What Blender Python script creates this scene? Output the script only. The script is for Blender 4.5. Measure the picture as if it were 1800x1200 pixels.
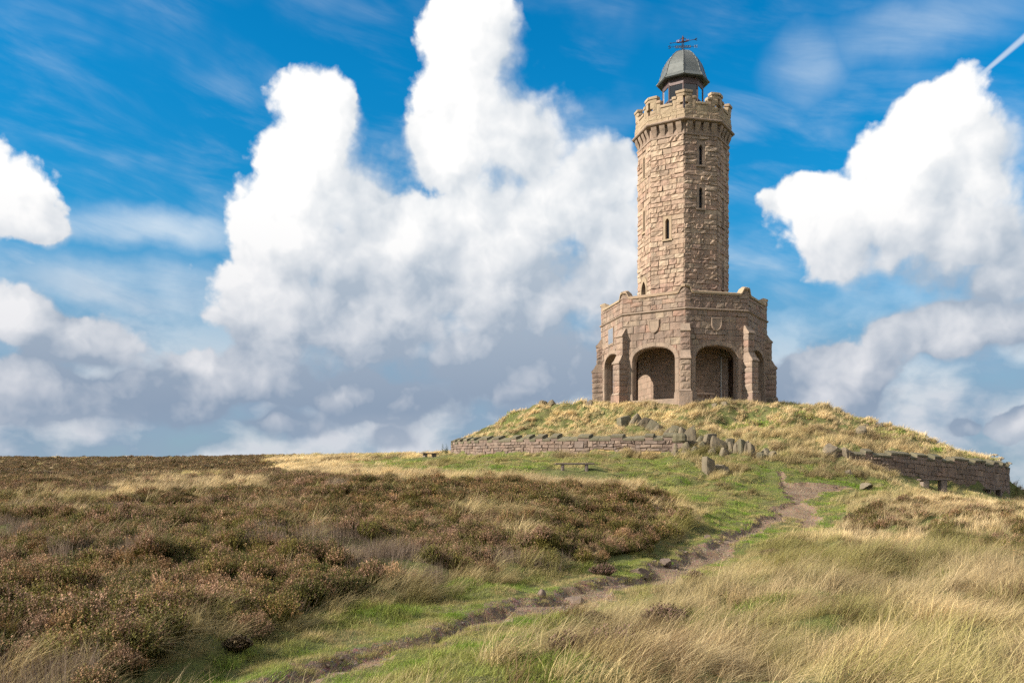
import bpy, bmesh, math, random
import numpy as np
from mathutils import Vector, Matrix

random.seed(7)
rng = np.random.default_rng(11)
R_ = math.radians
scene = bpy.context.scene
for o in list(bpy.data.objects):
    bpy.data.objects.remove(o, do_unlink=True)

# ------------------------------------------------------------------ camera
EYE = 1.65
F_PX, HOR = 1600.0, 862.0
cam_d = bpy.data.cameras.new('camera')
cam_d.sensor_width = 36.0
cam_d.lens = 36.0 * F_PX / 1800.0
cam_d.shift_y = (HOR - 600.0) / 1800.0
cam_d.clip_start = 0.1
cam_d.clip_end = 8000.0
cam = bpy.data.objects.new('camera', cam_d)
scene.collection.objects.link(cam)
cam.location = (0, 0, EYE)
cam.rotation_euler = (R_(90), 0, 0)
scene.camera = cam

# ------------------------------------------------------------------ light
SUN_AZ, SUN_EL = R_(-163.5), R_(29.0)          # direction towards the sun, angle from +X
sun_dir = Vector((math.cos(SUN_EL) * math.cos(SUN_AZ), math.cos(SUN_EL) * math.sin(SUN_AZ), math.sin(SUN_EL)))
sd = bpy.data.lights.new('sun', 'SUN')
sd.energy = 5.0
sd.angle = R_(0.53)
sd.color = (1.0, 0.925, 0.81)
sun = bpy.data.objects.new('sun', sd)
scene.collection.objects.link(sun)
sun.rotation_euler = (-sun_dir).to_track_quat('-Z', 'Y').to_euler()
sun.location = (-40, -10, 40)

scene.view_settings.view_transform = 'Standard'
scene.view_settings.look = 'None'
scene.view_settings.exposure = 1.0
scene.view_settings.gamma = 1.0
scene.view_settings.use_curve_mapping = False
scene.cycles.use_denoising = False
scene.cycles.use_adaptive_sampling = True
scene.cycles.adaptive_threshold = 0.02
scene.cycles.adaptive_min_samples = 24
scene.cycles.max_bounces = 6
scene.cycles.diffuse_bounces = 3
scene.cycles.transmission_bounces = 4
scene.cycles.transparent_max_bounces = 6


class NT:
    """small helper round a node tree"""
    def __init__(s, tree):
        s.t = tree
        s.n = tree.nodes
        s.l = tree.links

    def add(s, typ, **kw):
        nd = s.n.new(typ)
        for k, v in kw.items():
            setattr(nd, k, v)
        return nd

    def put(s, nd, i, v):
        if v is None:
            return
        if hasattr(v, 'is_output'):
            s.l.new(v, nd.inputs[i])
        else:
            nd.inputs[i].default_value = v

    def m(s, op, a, b=None, c=None, clamp=False):
        nd = s.add('ShaderNodeMath', operation=op)
        nd.use_clamp = clamp
        s.put(nd, 0, a); s.put(nd, 1, b); s.put(nd, 2, c)
        return nd.outputs[0]

    def v(s, op, a, b=None, c=None):
        nd = s.add('ShaderNodeVectorMath', operation=op)
        s.put(nd, 0, a); s.put(nd, 1, b); s.put(nd, 2, c)
        return nd.outputs['Value'] if op in ('LENGTH', 'DOT_PRODUCT', 'DISTANCE') else nd.outputs['Vector']

    def scale(s, a, f):
        nd = s.add('ShaderNodeVectorMath', operation='SCALE')
        s.put(nd, 0, a); s.put(nd, 3, f)
        return nd.outputs['Vector']

    def noise(s, vec, sc, det=4, rough=0.55, dist=0.0, col=False, dims='3D'):
        nd = s.add('ShaderNodeTexNoise', noise_dimensions=dims)
        if vec is not None:
            s.put(nd, 'Vector', vec)
        s.put(nd, 'Scale', sc); s.put(nd, 'Detail', det); s.put(nd, 'Roughness', rough); s.put(nd, 'Distortion', dist)
        return nd.outputs['Color' if col else 0]

    def mix(s, f, a, b, mode='MIX'):
        nd = s.add('ShaderNodeMix', data_type='RGBA', blend_type=mode)
        s.put(nd, 0, f); s.put(nd, 6, a); s.put(nd, 7, b)
        return nd.outputs[2]

    def rng(s, x, a, b, c=0.0, d=1.0, smooth=False):
        nd = s.add('ShaderNodeMapRange', interpolation_type='SMOOTHSTEP' if smooth else 'LINEAR')
        nd.clamp = True
        s.put(nd, 0, x); s.put(nd, 1, a); s.put(nd, 2, b); s.put(nd, 3, c); s.put(nd, 4, d)
        return nd.outputs[0]

    def xyz(s, x, y, z=0.0):
        nd = s.add('ShaderNodeCombineXYZ')
        s.put(nd, 0, x); s.put(nd, 1, y); s.put(nd, 2, z)
        return nd.outputs[0]


def rgb(r, g, b):
    """sRGB 0-255 to linear"""
    f = lambda c: (c / 255 / 12.92) if c / 255 <= 0.04045 else ((c / 255 + 0.055) / 1.055) ** 2.4
    return (f(r), f(g), f(b), 1.0)


# ------------------------------------------------------------------ sky with cumulus
def build_world():
    w = bpy.data.worlds.new('World')
    scene.world = w
    w.use_nodes = True
    w.cycles.sampling_method = 'NONE'
    t = w.node_tree
    t.nodes.clear()
    N = NT(t)
    sky = N.add('ShaderNodeTexSky', sky_type='NISHITA')
    sky.sun_disc = False
    sky.sun_elevation = SUN_EL
    sky.sun_rotation = math.atan2(sun_dir.x, sun_dir.y)
    sky.altitude = 300
    sky.air_density = 1.0
    sky.dust_density = 0.6
    sky.ozone_density = 2.5
    co = N.add('ShaderNodeTexCoord').outputs['Generated']
    sep = N.add('ShaderNodeSeparateXYZ'); N.put(sep, 0, co)
    x, y, z = sep.outputs
    az = N.m('ARCTAN2', x, y)
    el = N.m('ARCSINE', z)
    P = N.xyz(az, el)

    def AE(px, py):
        return (math.atan((px - 900) / F_PX), math.atan((HOR - py) / math.hypot(F_PX, px - 900)))

    # ---- field of one cumulus mass (node group, evaluated twice: here and a step towards the sun)
    blobs = [  # centre x, y, half width, half height
        (548, 205, 78, 88), (532, 310, 92, 130), (515, 420, 130, 125), (450, 400, 66, 62), (640, 400, 95, 110),
        (475, 540, 85, 130), (640, 560, 260, 150), (700, 455, 170, 130),
        (812, 50, 78, 82), (838, 150, 112, 120), (790, 255, 100, 100), (930, 245, 95, 120), (890, 380, 190, 120),
        (1030, 340, 125, 120), (1080, 450, 130, 160), (850, 520, 330, 140), (900, 640, 380, 95), (640, 690, 280, 70),
        (1640, 205, 78, 66), (1590, 305, 120, 75), (1725, 300, 85, 85), (1560, 395, 165, 95), (1700, 410, 140, 95), (1430, 350, 76, 46), (1500, 385, 120, 85),
        (1790, 480, 95, 80), (1710, 570, 190, 58), (1890, 560, 120, 80),
        (0, 345, 85, 72), (75, 385, 48, 36),
        (150, 600, 95, 60), (20, 540, 70, 50), (70, 700, 210, 85), (430, 650, 90, 50), (345, 630, 80, 34), (300, 690, 170, 60), (510, 745, 110, 38), (705, 760, 55, 28),
        (1480, 650, 115, 50), (1440, 710, 140, 60), (1790, 755, 44, 26), (1692, 762, 36, 15),
    ]
    blobs = [b for b in blobs if b[2] > 0]
    g = bpy.data.node_groups.new('cumulus_field', 'ShaderNodeTree')
    g.interface.new_socket('P', in_out='INPUT', socket_type='NodeSocketVector')
    g.interface.new_socket('F', in_out='OUTPUT', socket_type='NodeSocketFloat')
    G = NT(g)
    gi = G.add('NodeGroupInput'); go = G.add('NodeGroupOutput')
    acc = None
    for i, b in enumerate(blobs):
        c = AE(b[0], b[1]); rx, ry = b[2] / F_PX, b[3] / F_PX
        d = G.v('MULTIPLY_ADD', gi.outputs[0], (1 / rx, 1 / ry, 0), (-c[0] / rx, -c[1] / ry, 0))
        f = G.v('LENGTH', d)
        if acc is None:
            acc = f
        else:
            nd = G.add('ShaderNodeMath', operation='SMOOTH_MIN')
            G.put(nd, 0, acc); G.put(nd, 1, f); G.put(nd, 2, 0.34)
            acc = nd.outputs[0]
    out = G.m('SUBTRACT', 1.0, acc)
    g.links.new(out, go.inputs[0])

    def field(p):
        nd = N.add('ShaderNodeGroup'); nd.node_tree = g
        N.put(nd, 0, p)
        return nd.outputs[0]

    # billows: domain warp at two sizes
    def warp(p, sc, amp, det):
        c = N.noise(p, sc, det, 0.5, col=True)
        c = N.v('SUBTRACT', c, (0.5, 0.5, 0.5))
        return N.scale(c, amp)
    w1 = warp(co, 7.0, 0.050, 1)
    w2 = warp(co, 24.0, 0.030, 5)
    Pw = N.v('ADD', P, N.v('ADD', w1, w2))
    # unseen cloud added all round outside the view, cover raised to whiten the skylight
    off = N.m('MAXIMUM', N.rng(N.m('ABSOLUTE', az), R_(35), R_(44)), N.rng(el, R_(31), R_(38)))
    on = N.noise(co, 2.3, 3, 0.5)
    of = N.m('MULTIPLY', N.rng(on, 0.38, 0.57, -0.6, 0.8), off)
    F = N.m('MAXIMUM', field(Pw), N.m('SUBTRACT', of, N.m('MULTIPLY', N.m('SUBTRACT', 1.0, off), 2.0)))
    F2 = field(N.v('ADD', Pw, (-0.062, 0.050, 0.0)))
    dF = N.m('SUBTRACT', F, F2)
    # cauliflower billows (cells at three sizes), fine shreds, and the sides of both that face the sun
    def billow(p):
        nd = N.add('ShaderNodeTexVoronoi', voronoi_dimensions='2D', feature='SMOOTH_F1')
        N.put(nd, 'Vector', p); N.put(nd, 'Scale', 14.0); N.put(nd, 'Detail', 2.8); N.put(nd, 'Roughness', 0.52); N.put(nd, 'Lacunarity', 2.3); N.put(nd, 'Smoothness', 0.6)
        return nd.outputs['Distance']
    Pb = N.v('ADD', P, N.scale(w2, 0.9))
    v1 = billow(Pb)
    v2 = billow(N.v('ADD', Pb, (-0.011, 0.011, 0.0)))
    b1 = N.noise(co, 34.0, 6, 0.62)
    m1 = N.noise(co, 11.0, 3, 0.5)
    m2 = N.noise(N.v('ADD', co, (-0.022, 0.0, 0.024)), 11.0, 2, 0.5)
    dens = N.m('ADD', F, N.m('MULTIPLY', N.m('SUBTRACT', b1, 0.5), 0.40))
    dens = N.m('ADD', dens, N.m('MULTIPLY', N.m('SUBTRACT', 0.80, v1), 0.45))
    soft = N.m('ADD', N.rng(m1, 0.40, 0.62, 0.0, 0.12), N.rng(dF, -0.25, 0.20, 0.62, 0.13))   # crisp heads, ragged lee sides
    mask = N.rng(dens, -0.03, soft, smooth=True)
    lit = N.m('MULTIPLY', dF, 0.62)
    lit = N.m('ADD', lit, N.m('MULTIPLY', N.m('SUBTRACT', v2, v1), 0.62))
    lit = N.m('ADD', lit, N.m('MULTIPLY', N.m('SUBTRACT', m1, m2), 1.15))
    # cloud bases are thick and grey, tops stand in the sun
    lit = N.m('ADD', lit, N.m('ADD', N.rng(el, R_(6), R_(14.5), -0.42, 0.10), N.rng(el, R_(14), R_(25), 0.0, 0.14)))
    lit = N.rng(lit, -0.36, 0.62, 0.0, 1.0)
    shade = N.mix(N.rng(el, R_(5), R_(18)), rgb(140, 157, 179), rgb(192, 203, 214))
    ccol = N.mix(lit, shade, N.mix(N.rng(el, R_(4), R_(17)), rgb(218, 219, 225), (1.0, 0.995, 0.985, 1)))
    # blue sky: Nishita, deepened as by a polariser, paler towards the horizon
    hs = N.add('ShaderNodeHueSaturation'); N.put(hs, 'Saturation', 1.45); N.put(hs, 'Value', 1.0)
    N.put(hs, 'Color', sky.outputs[0])
    blue = N.mix(1.0, hs.outputs[0], N.mix(N.rng(el, R_(4), R_(24)), (0.062, 0.120, 0.118, 1), (0.040, 0.190, 0.172, 1)), 'MULTIPLY')
    # high thin cirrus streaks
    rot = N.add('ShaderNodeVectorRotate', rotation_type='Z_AXIS'); N.put(rot, 'Vector', P); N.put(rot, 'Angle', R_(14))
    sv = N.v('MULTIPLY', rot.outputs[0], (2.0, 8.0, 1.0))
    c1 = N.noise(sv, 2.4, 6, 0.58, 0.4)
    cir = N.m('MULTIPLY', N.rng(c1, 0.42, 0.80, smooth=True), N.rng(m1, 0.30, 0.62, smooth=True))
    cir = N.m('MULTIPLY', cir, N.rng(el, R_(8), R_(26), 0.70, 0.24))
    for (bx, by, rx, ry) in ((230, 398, 270, 44), (250, 505, 290, 60), (1420, 115, 90, 75), (1640, 45, 230, 60)):    # thicker veils
        c = AE(bx, by)
        dd = N.v('LENGTH', N.v('MULTIPLY_ADD', N.v('ADD', P, w2), (F_PX / rx, F_PX / ry, 0), (-c[0] * F_PX / rx, -c[1] * F_PX / ry, 0)))
        k = 0.80 if bx < 900 else 0.45
        cir = N.m('MAXIMUM', cir, N.m('MULTIPLY', N.rng(dd, 0.15, 1.05, k, 0.0, smooth=True), N.rng(c1, 0.28, 0.62, 0.15, 1.0)))
    blue = N.mix(cir, blue, (0.74, 0.83, 0.90, 1))
    # haze and distant stratus low down
    hz = N.rng(el, R_(4), R_(17), 1.0, 0.0, smooth=True)
    hp = N.v('ADD', N.v('MULTIPLY', P, (1.0, 1.5, 1)), N.scale(w2, 0.8))
    hn = N.noise(hp, 8.0, 6, 0.52)
    hn2 = N.noise(N.v('ADD', hp, (-0.03, 0.045, 0)), 8.0, 4, 0.52)
    hz = N.m('MULTIPLY', hz, N.rng(hn, 0.30, 0.62, 0.78, 1.0))
    hl = N.m('ADD', N.m('MULTIPLY', N.m('SUBTRACT', hn, hn2), 2.2), N.rng(hn, 0.35, 0.65))
    hcol = N.mix(N.rng(hl, 0.2, 1.0), rgb(144, 161, 187), rgb(208, 212, 220))
    blue = N.mix(hz, blue, hcol)
    # cloud bases melt into the haze
    mask = N.m('MULTIPLY', mask, N.rng(el, R_(0.5), R_(6.0), 0.45, 1.0, smooth=True))
    col = N.mix(mask, blue, ccol)
    # contrail
    a, b = AE(1700, 152), AE(1840, 32)
    L = math.hypot(b[0] - a[0], b[1] - a[1]); ux, uy = (b[0] - a[0]) / L, (b[1] - a[1]) / L
    q = N.v('SUBTRACT', P, (a[0], a[1], 0))
    al = N.v('DOT_PRODUCT', q, (ux, uy, 0))
    pe = N.m('ABSOLUTE', N.v('DOT_PRODUCT', q, (-uy, ux, 0)))
    wdt = N.m('MULTIPLY_ADD', al, 0.035, 0.0022)
    ct = N.m('MULTIPLY', N.rng(N.m('DIVIDE', pe, wdt), 0.2, 1.0, 0.55, 0.0, smooth=True), N.rng(al, -0.005, 0.01))
    ct = N.m('MULTIPLY', ct, N.m('SUBTRACT', 1.0, mask))
    col = N.mix(ct, col, (0.85, 0.9, 0.95, 1))
    bg = N.add('ShaderNodeBackground'); N.put(bg, 0, col); N.put(bg, 1, 0.515)
    ow = N.add('ShaderNodeOutputWorld')
    t.links.new(bg.outputs[0], ow.inputs[0])


build_world()

# ------------------------------------------------------------------ object helpers
COL = scene.collection


def mesh_data(name, verts, faces, mat=None, smooth=False):
    me = bpy.data.meshes.new(name)
    me.from_pydata([tuple(v) for v in verts], [], faces)
    if mat is not None:
        me.materials.append(mat)
    if smooth:
        me.polygons.foreach_set('use_smooth', [True] * len(me.polygons))
    me.update()
    return me


def mobj(name, verts, faces, mat=None, parent=None, smooth=False):
    o = bpy.data.objects.new(name, mesh_data(name, verts, faces, mat, smooth))
    COL.objects.link(o)
    if parent is not None:
        o.parent = parent
    return o


def tag(o, label=None, cat=None, group=None, kind=None):
    if label: o['label'] = label
    if cat: o['category'] = cat
    if group: o['group'] = group
    if kind: o['kind'] = kind
    return o


def thing(name, label, cat, loc=(0, 0, 0), rz=0.0, group=None):
    o = bpy.data.objects.new(name, None)
    COL.objects.link(o)
    o.empty_display_size = 0.3
    o.location = loc
    o.rotation_euler = (0, 0, rz)
    return tag(o, label, cat, group)


class MB:
    """collects geometry for one mesh"""
    def __init__(s):
        s.v = []; s.f = []

    def add(s, vs, fs):
        k = len(s.v)
        s.v += [tuple(p) for p in vs]
        s.f += [tuple(i + k for i in f) for f in fs]

    def box(s, lo, hi):
        x0, y0, z0 = lo; x1, y1, z1 = hi
        s.add([(x0, y0, z0), (x1, y0, z0), (x1, y1, z0), (x0, y1, z0), (x0, y0, z1), (x1, y0, z1), (x1, y1, z1), (x0, y1, z1)],
              [(0, 3, 2, 1), (4, 5, 6, 7), (0, 1, 5, 4), (1, 2, 6, 5), (2, 3, 7, 6), (3, 0, 4, 7)])

    def tube(s, a, b, ra, rb=None, n=8):
        rb = ra if rb is None else rb
        a = Vector(a); b = Vector(b)
        d = (b - a).normalized()
        u = d.orthogonal().normalized(); w = d.cross(u)
        vs = []
        for p, r in ((a, ra), (b, rb)):
            for i in range(n):
                t = 2 * math.pi * i / n
                vs.append(p + u * (r * math.cos(t)) + w * (r * math.sin(t)))
        fs = [(i, (i + 1) % n, n + (i + 1) % n, n + i) for i in range(n)]
        fs += [tuple(range(n - 1, -1, -1)), tuple(range(n, 2 * n))]
        s.add(vs, fs)

    def obj(s, name, mat, parent=None, smooth=False):
        return mobj(name, s.v, s.f, mat, parent, smooth)


# ------------------------------------------------------------------ materials
def material(name):
    m = bpy.data.materials.new(name)
    m.use_nodes = True
    t = m.node_tree
    t.nodes.clear()
    N = NT(t)
    out = N.add('ShaderNodeOutputMaterial')
    b = N.add('ShaderNodeBsdfPrincipled')
    t.links.new(b.outputs[0], out.inputs[0])
    return m, N, b


def piece_random(N):
    """one random number for each stone, whether an object of its own or an island of a joined mesh"""
    a = N.add('ShaderNodeObjectInfo').outputs['Random']
    b = N.add('ShaderNodeNewGeometry').outputs['Random Per Island']
    return N.m('FRACT', N.m('ADD', a, N.m('MULTIPLY', b, 7.31)))


def ramp(N, f, cols):
    r = N.add('ShaderNodeValToRGB')
    e = r.color_ramp.elements
    while len(e) < len(cols):
        e.new(0.5)
    for i, c in enumerate(cols):
        e[i].position = i / (len(cols) - 1)
        e[i].color = (c[0], c[1], c[2], 1)
    N.put(r, 0, f)
    return r.outputs[0]


def stone_mat(name, cols, grain=18.0, bump=0.5, stain=(0.10, 0.085, 0.07), stain_amt=0.5, lichen=None, streak=0.0):
    m, N, b = material(name)
    g = N.add('ShaderNodeNewGeometry').outputs['Position']
    rnd = piece_random(N)
    c = ramp(N, rnd, cols)
    n1 = N.noise(g, 2.3, 5, 0.62)
    n2 = N.noise(g, grain, 4, 0.6)
    n3 = N.noise(g, 0.55, 4, 0.6)
    c = N.mix(N.rng(n1, 0.42, 0.78, 0, stain_amt), c, (*stain, 1))
    c = N.mix(N.rng(n3, 0.5, 0.75, 0, 0.35), c, (*[v * 1.25 for v in cols[-1]], 1))
    c = N.mix(1.0, c, ramp(N, n2, [(0.72, 0.72, 0.72), (1.0, 1.0, 1.0), (1.22, 1.2, 1.17)]), 'MULTIPLY')
    if streak:      # rain-washed soot running down the face
        n5 = N.noise(N.v('MULTIPLY', g, (2.6, 2.6, 0.22)), 1.0, 5, 0.62)
        c = N.mix(N.rng(n5, 0.46, 0.70, 0, streak), c, (0.085, 0.068, 0.055, 1))
    if lichen:
        n4 = N.noise(g, 3.1, 5, 0.65)
        c = N.mix(N.rng(n4, lichen[1], lichen[1] + 0.10), c, (*lichen[0], 1))
    N.put(b, 'Base Color', c)
    N.put(b, 'Roughness', 0.92)
    N.put(b, 'Specular IOR Level', 0.2)
    bp = N.add('ShaderNodeBump')
    N.put(bp, 'Strength', bump); N.put(bp, 'Distance', 0.03)
    N.put(bp, 'Height', N.m('ADD', N.m('MULTIPLY', n2, 0.5), N.noise(g, 7.0, 5, 0.65)))
    N.put(b, 'Normal', bp.outputs[0])
    return m


M = {}
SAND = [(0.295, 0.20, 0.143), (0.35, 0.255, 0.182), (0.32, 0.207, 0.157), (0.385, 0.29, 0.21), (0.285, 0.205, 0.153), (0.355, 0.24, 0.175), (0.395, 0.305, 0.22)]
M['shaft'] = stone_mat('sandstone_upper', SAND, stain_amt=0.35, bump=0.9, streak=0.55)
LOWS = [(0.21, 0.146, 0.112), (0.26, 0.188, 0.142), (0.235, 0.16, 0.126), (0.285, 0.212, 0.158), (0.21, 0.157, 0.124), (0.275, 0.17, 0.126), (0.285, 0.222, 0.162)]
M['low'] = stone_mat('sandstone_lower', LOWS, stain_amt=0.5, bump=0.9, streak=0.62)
M['dress'] = stone_mat('dressed_sandstone', [(0.235, 0.175, 0.132), (0.285, 0.212, 0.158), (0.26, 0.188, 0.144)], bump=0.35, stain_amt=0.5, streak=0.4)
M['cope'] = stone_mat('weathered_coping', [(0.27, 0.205, 0.14), (0.325, 0.25, 0.165), (0.30, 0.215, 0.15)], bump=0.7, stain=(0.17, 0.135, 0.085), stain_amt=0.55)
M['mortar'] = stone_mat('mortar', [(0.21, 0.155, 0.115), (0.24, 0.18, 0.135)], bump=0.3, stain_amt=0.3)
M['ashlar'] = stone_mat('ashlar_core', [(0.22, 0.155, 0.115), (0.27, 0.19, 0.14), (0.24, 0.17, 0.125)], bump=0.3, stain=(0.09, 0.085, 0.06), stain_amt=0.6)
WALLS = [(0.14, 0.10, 0.078), (0.19, 0.138, 0.105), (0.115, 0.085, 0.068), (0.225, 0.165, 0.125), (0.155, 0.12, 0.10), (0.205, 0.14, 0.108)]
M['wall'] = stone_mat('gritstone_wall', WALLS, bump=0.6, stain=(0.09, 0.075, 0.065), stain_amt=0.45)
M['wall_yellow'] = stone_mat('gritstone_ochre', [(0.40, 0.26, 0.07), (0.36, 0.25, 0.10), (0.28, 0.19, 0.11)], bump=0.6, stain=(0.14, 0.10, 0.07), stain_amt=0.5)
M['wall_cope'] = stone_mat('mossy_coping', [(0.095, 0.086, 0.055), (0.125, 0.108, 0.068), (0.105, 0.09, 0.062), (0.14, 0.122, 0.08)], bump=0.7, stain=(0.09, 0.085, 0.05), stain_amt=0.6, lichen=((0.19, 0.18, 0.115), 0.60))
M['rock'] = stone_mat('gritstone_rock', [(0.115, 0.092, 0.062), (0.155, 0.127, 0.085), (0.13, 0.104, 0.075)], grain=26, bump=0.8, stain=(0.08, 0.07, 0.05), stain_amt=0.6, lichen=((0.20, 0.19, 0.10), 0.62))
M['pathrock'] = stone_mat('path_stone', [(0.115, 0.085, 0.066), (0.15, 0.112, 0.088)], grain=26, bump=0.7, stain=(0.14, 0.105, 0.085), stain_amt=0.5)
M['plaque'] = stone_mat('plaque_slate', [(0.125, 0.142, 0.172), (0.145, 0.162, 0.19)], bump=0.1, stain=(0.25, 0.26, 0.30), stain_amt=0.4)


def plain(name, col, rough=0.6, metal=0.0, var=0.25, scale=9.0, bump=0.15, stretch=None):
    m, N, b = material(name)
    co = N.add('ShaderNodeTexCoord').outputs['Object']
    if stretch:
        co = N.v('MULTIPLY', co, stretch)
    n = N.noise(co, scale, 5, 0.6)
    lo = tuple(c * (1 - var) for c in col); hi = tuple(min(1, c * (1 + var)) for c in col)
    N.put(b, 'Base Color', ramp(N, n, [lo, col, hi]))
    N.put(b, 'Roughness', N.rng(n, 0.3, 0.7, max(0.05, rough - 0.12), min(1, rough + 0.12)))
    N.put(b, 'Metallic', metal)
    bp = N.add('ShaderNodeBump'); N.put(bp, 'Strength', bump); N.put(bp, 'Distance', 0.02); N.put(bp, 'Height', n)
    N.put(b, 'Normal', bp.outputs[0])
    return m


M['lead'] = plain('lead_sheet', (0.10, 0.106, 0.10), 0.5, 0.35, 0.18, 4.0, 0.2)
M['frame'] = plain('lantern_frame', (0.085, 0.055, 0.05), 0.55, 0.2, 0.3, 6.0)
M['iron'] = plain('black_iron', (0.022, 0.022, 0.028), 0.5, 0.5, 0.3)
M['gold'] = plain('aged_gilding', (0.075, 0.03, 0.028), 0.45, 0.5, 0.3)
M['pipe'] = plain('grey_pipe', (0.40, 0.38, 0.34), 0.5, 0.2, 0.1)
M['wood'] = plain('weathered_wood', (0.115, 0.085, 0.07), 0.8, 0.0, 0.4, 7.0, 0.5, (1.0, 14.0, 14.0))
M['seatstone'] = stone_mat('bench_stone', [(0.16, 0.125, 0.105), (0.19, 0.15, 0.12)], bump=0.6, stain_amt=0.4)
m, N, b = material('lantern_glass')
N.put(b, 'Base Color', (0.05, 0.06, 0.07, 1)); N.put(b, 'Roughness', 0.04); N.put(b, 'Transmission Weight', 0.85); N.put(b, 'IOR', 1.45)
co = N.add('ShaderNodeTexCoord').outputs['Object']
bp = N.add('ShaderNodeBump'); N.put(bp, 'Strength', 0.03); N.put(bp, 'Height', N.noise(co, 2.0, 2)); N.put(b, 'Normal', bp.outputs[0])
M['glass'] = m
m, N, b = material('dark_glazing')
co = N.add('ShaderNodeTexCoord').outputs['Object']
N.put(b, 'Base Color', ramp(N, N.noise(co, 6.0, 3), [(0.012, 0.013, 0.016), (0.03, 0.032, 0.036)])); N.put(b, 'Roughness', 0.15)
M['pane'] = m

# ------------------------------------------------------------------ terrain
TC = Vector((12.20, 65.0))           # tower axis
FLOOR = 7.70                         # tower floor level
WC, WR = np.array((14.4, 65.4)), 18.7   # ring wall
A0 = math.atan2(-65.0, -12.2) + 0.028   # direction of the tower's front corner


def vnoise(x, y, seed=0):
    xi = np.floor(x).astype(np.int64); yi = np.floor(y).astype(np.int64)
    fx = x - xi; fy = y - yi
    fx = fx * fx * (3 - 2 * fx); fy = fy * fy * (3 - 2 * fy)

    def h(a, b):
        n = (a * 374761393 + b * 668265263 + seed * 974711) & 0xFFFFFFFF
        n = ((n ^ (n >> 13)) * 1274126177) & 0xFFFFFFFF
        return ((n ^ (n >> 16)) & 0xFFFF) / 65535.0
    return (h(xi, yi) * (1 - fx) + h(xi + 1, yi) * fx) * (1 - fy) + (h(xi, yi + 1) * (1 - fx) + h(xi + 1, yi + 1) * fx) * fy


def fbm(x, y, seed=0, oct=4):
    s = 0.0; a = 0.5; t = 0.0
    for i in range(oct):
        s = s + a * vnoise(x * 2 ** i, y * 2 ** i, seed + i * 17); t += a; a *= 0.5
    return s / t - 0.5


def WP(px, py, d):
    """a point of the place seen at (px, py) of the photograph, d metres into it"""
    return ((px - 900) / F_PX * d, d, EYE + (HOR - py) / F_PX * d)


class TPS:
    def __init__(s, pts, lam=0.02):
        P = np.array(pts, float)
        s.c = P[:, :2]; n = len(P)
        K = s.k(s.c, s.c) + lam * np.eye(n)
        Q = np.hstack([np.ones((n, 1)), s.c])
        A = np.block([[K, Q], [Q.T, np.zeros((3, 3))]])
        s.w = np.linalg.solve(A, np.concatenate([P[:, 2], np.zeros(3)]))

    @staticmethod
    def k(a, b):
        d2 = ((a[:, None, :] - b[None, :, :]) ** 2).sum(-1)
        return 0.5 * d2 * np.log(d2 + 1e-9)

    def __call__(s, x, y):
        q = np.stack([x, y], -1)
        out = np.empty(len(q))
        for i in range(0, len(q), 40000):
            c = q[i:i + 40000]
            out[i:i + 40000] = s.k(c, s.c) @ s.w[:-3] + s.w[-3] + c @ s.w[-2:]
        return out


def moor(d):
    return 0.0525 * max(d - 8, -4)


out_pts = []
for d in (3, 8, 15, 25, 40, 60, 90, 120):
    for px in (-500, -100, 250):
        out_pts.append(((px - 900) / F_PX * d, d, moor(d) - (0.12 if d < 10 else 0)))
for d in (90, 120):
    out_pts.append((-85, d, moor(d))); out_pts.append((0, d, moor(d) + 0.3)); out_pts.append((30, d, 4.5 - (d - 90) * 0.05))
out_pts += [WP(*a) for a in [
    (520, 803, 110), (640, 802, 95), (640, 812, 68), (740, 809, 68), (640, 838, 44), (560, 870, 33), (900, 850, 36), (900, 815, 46), (1010, 828, 42),
    (800, 801, 64), (850, 800.5, 57), (913, 800, 53), (1010, 803, 49.5), (1090, 801, 48.5), (1150, 799, 48), (1185, 798, 47.8),
    (1100, 884, 30), (1000, 965, 20), (700, 965, 19), (470, 1197, 8.2), (760, 1087, 12.2), (960, 1052, 14.5), (1130, 1012, 18.5), (1230, 977, 23),
    (1310, 927, 30), (1390, 897, 35), (1400, 872, 38), (1430, 851, 42), (1246, 834, 43), (1330, 822, 44), (1480, 836, 44),
    (1465, 805, 46.8), (1590, 834, 47.7), (1640, 860, 47), (1700, 857, 50), (1772, 869, 56.5), (1745, 873, 52), (1800, 882, 54),
    (1600, 884, 38), (1500, 893, 34), (1800, 905, 30), (1800, 1010, 15), (1600, 1010, 16), (1850, 1210, 7), (1400, 1105, 11), (1200, 1200, 7.8), (900, 1210, 7.6),
]]
out_pts += [(40, 62, -1.5), (42, 40, -0.6), (30, 25, 0.0), (36, 80, -0.5), (55, 70, -6), (20, 92, 4.3), (5, 88, 4.6), (34, 100, 1), (-8, 72, 4.4), (0, 0, 0.0), (8, 0, 0.1), (-8, 0, -0.3)]
tps_out = TPS(out_pts)

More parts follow.
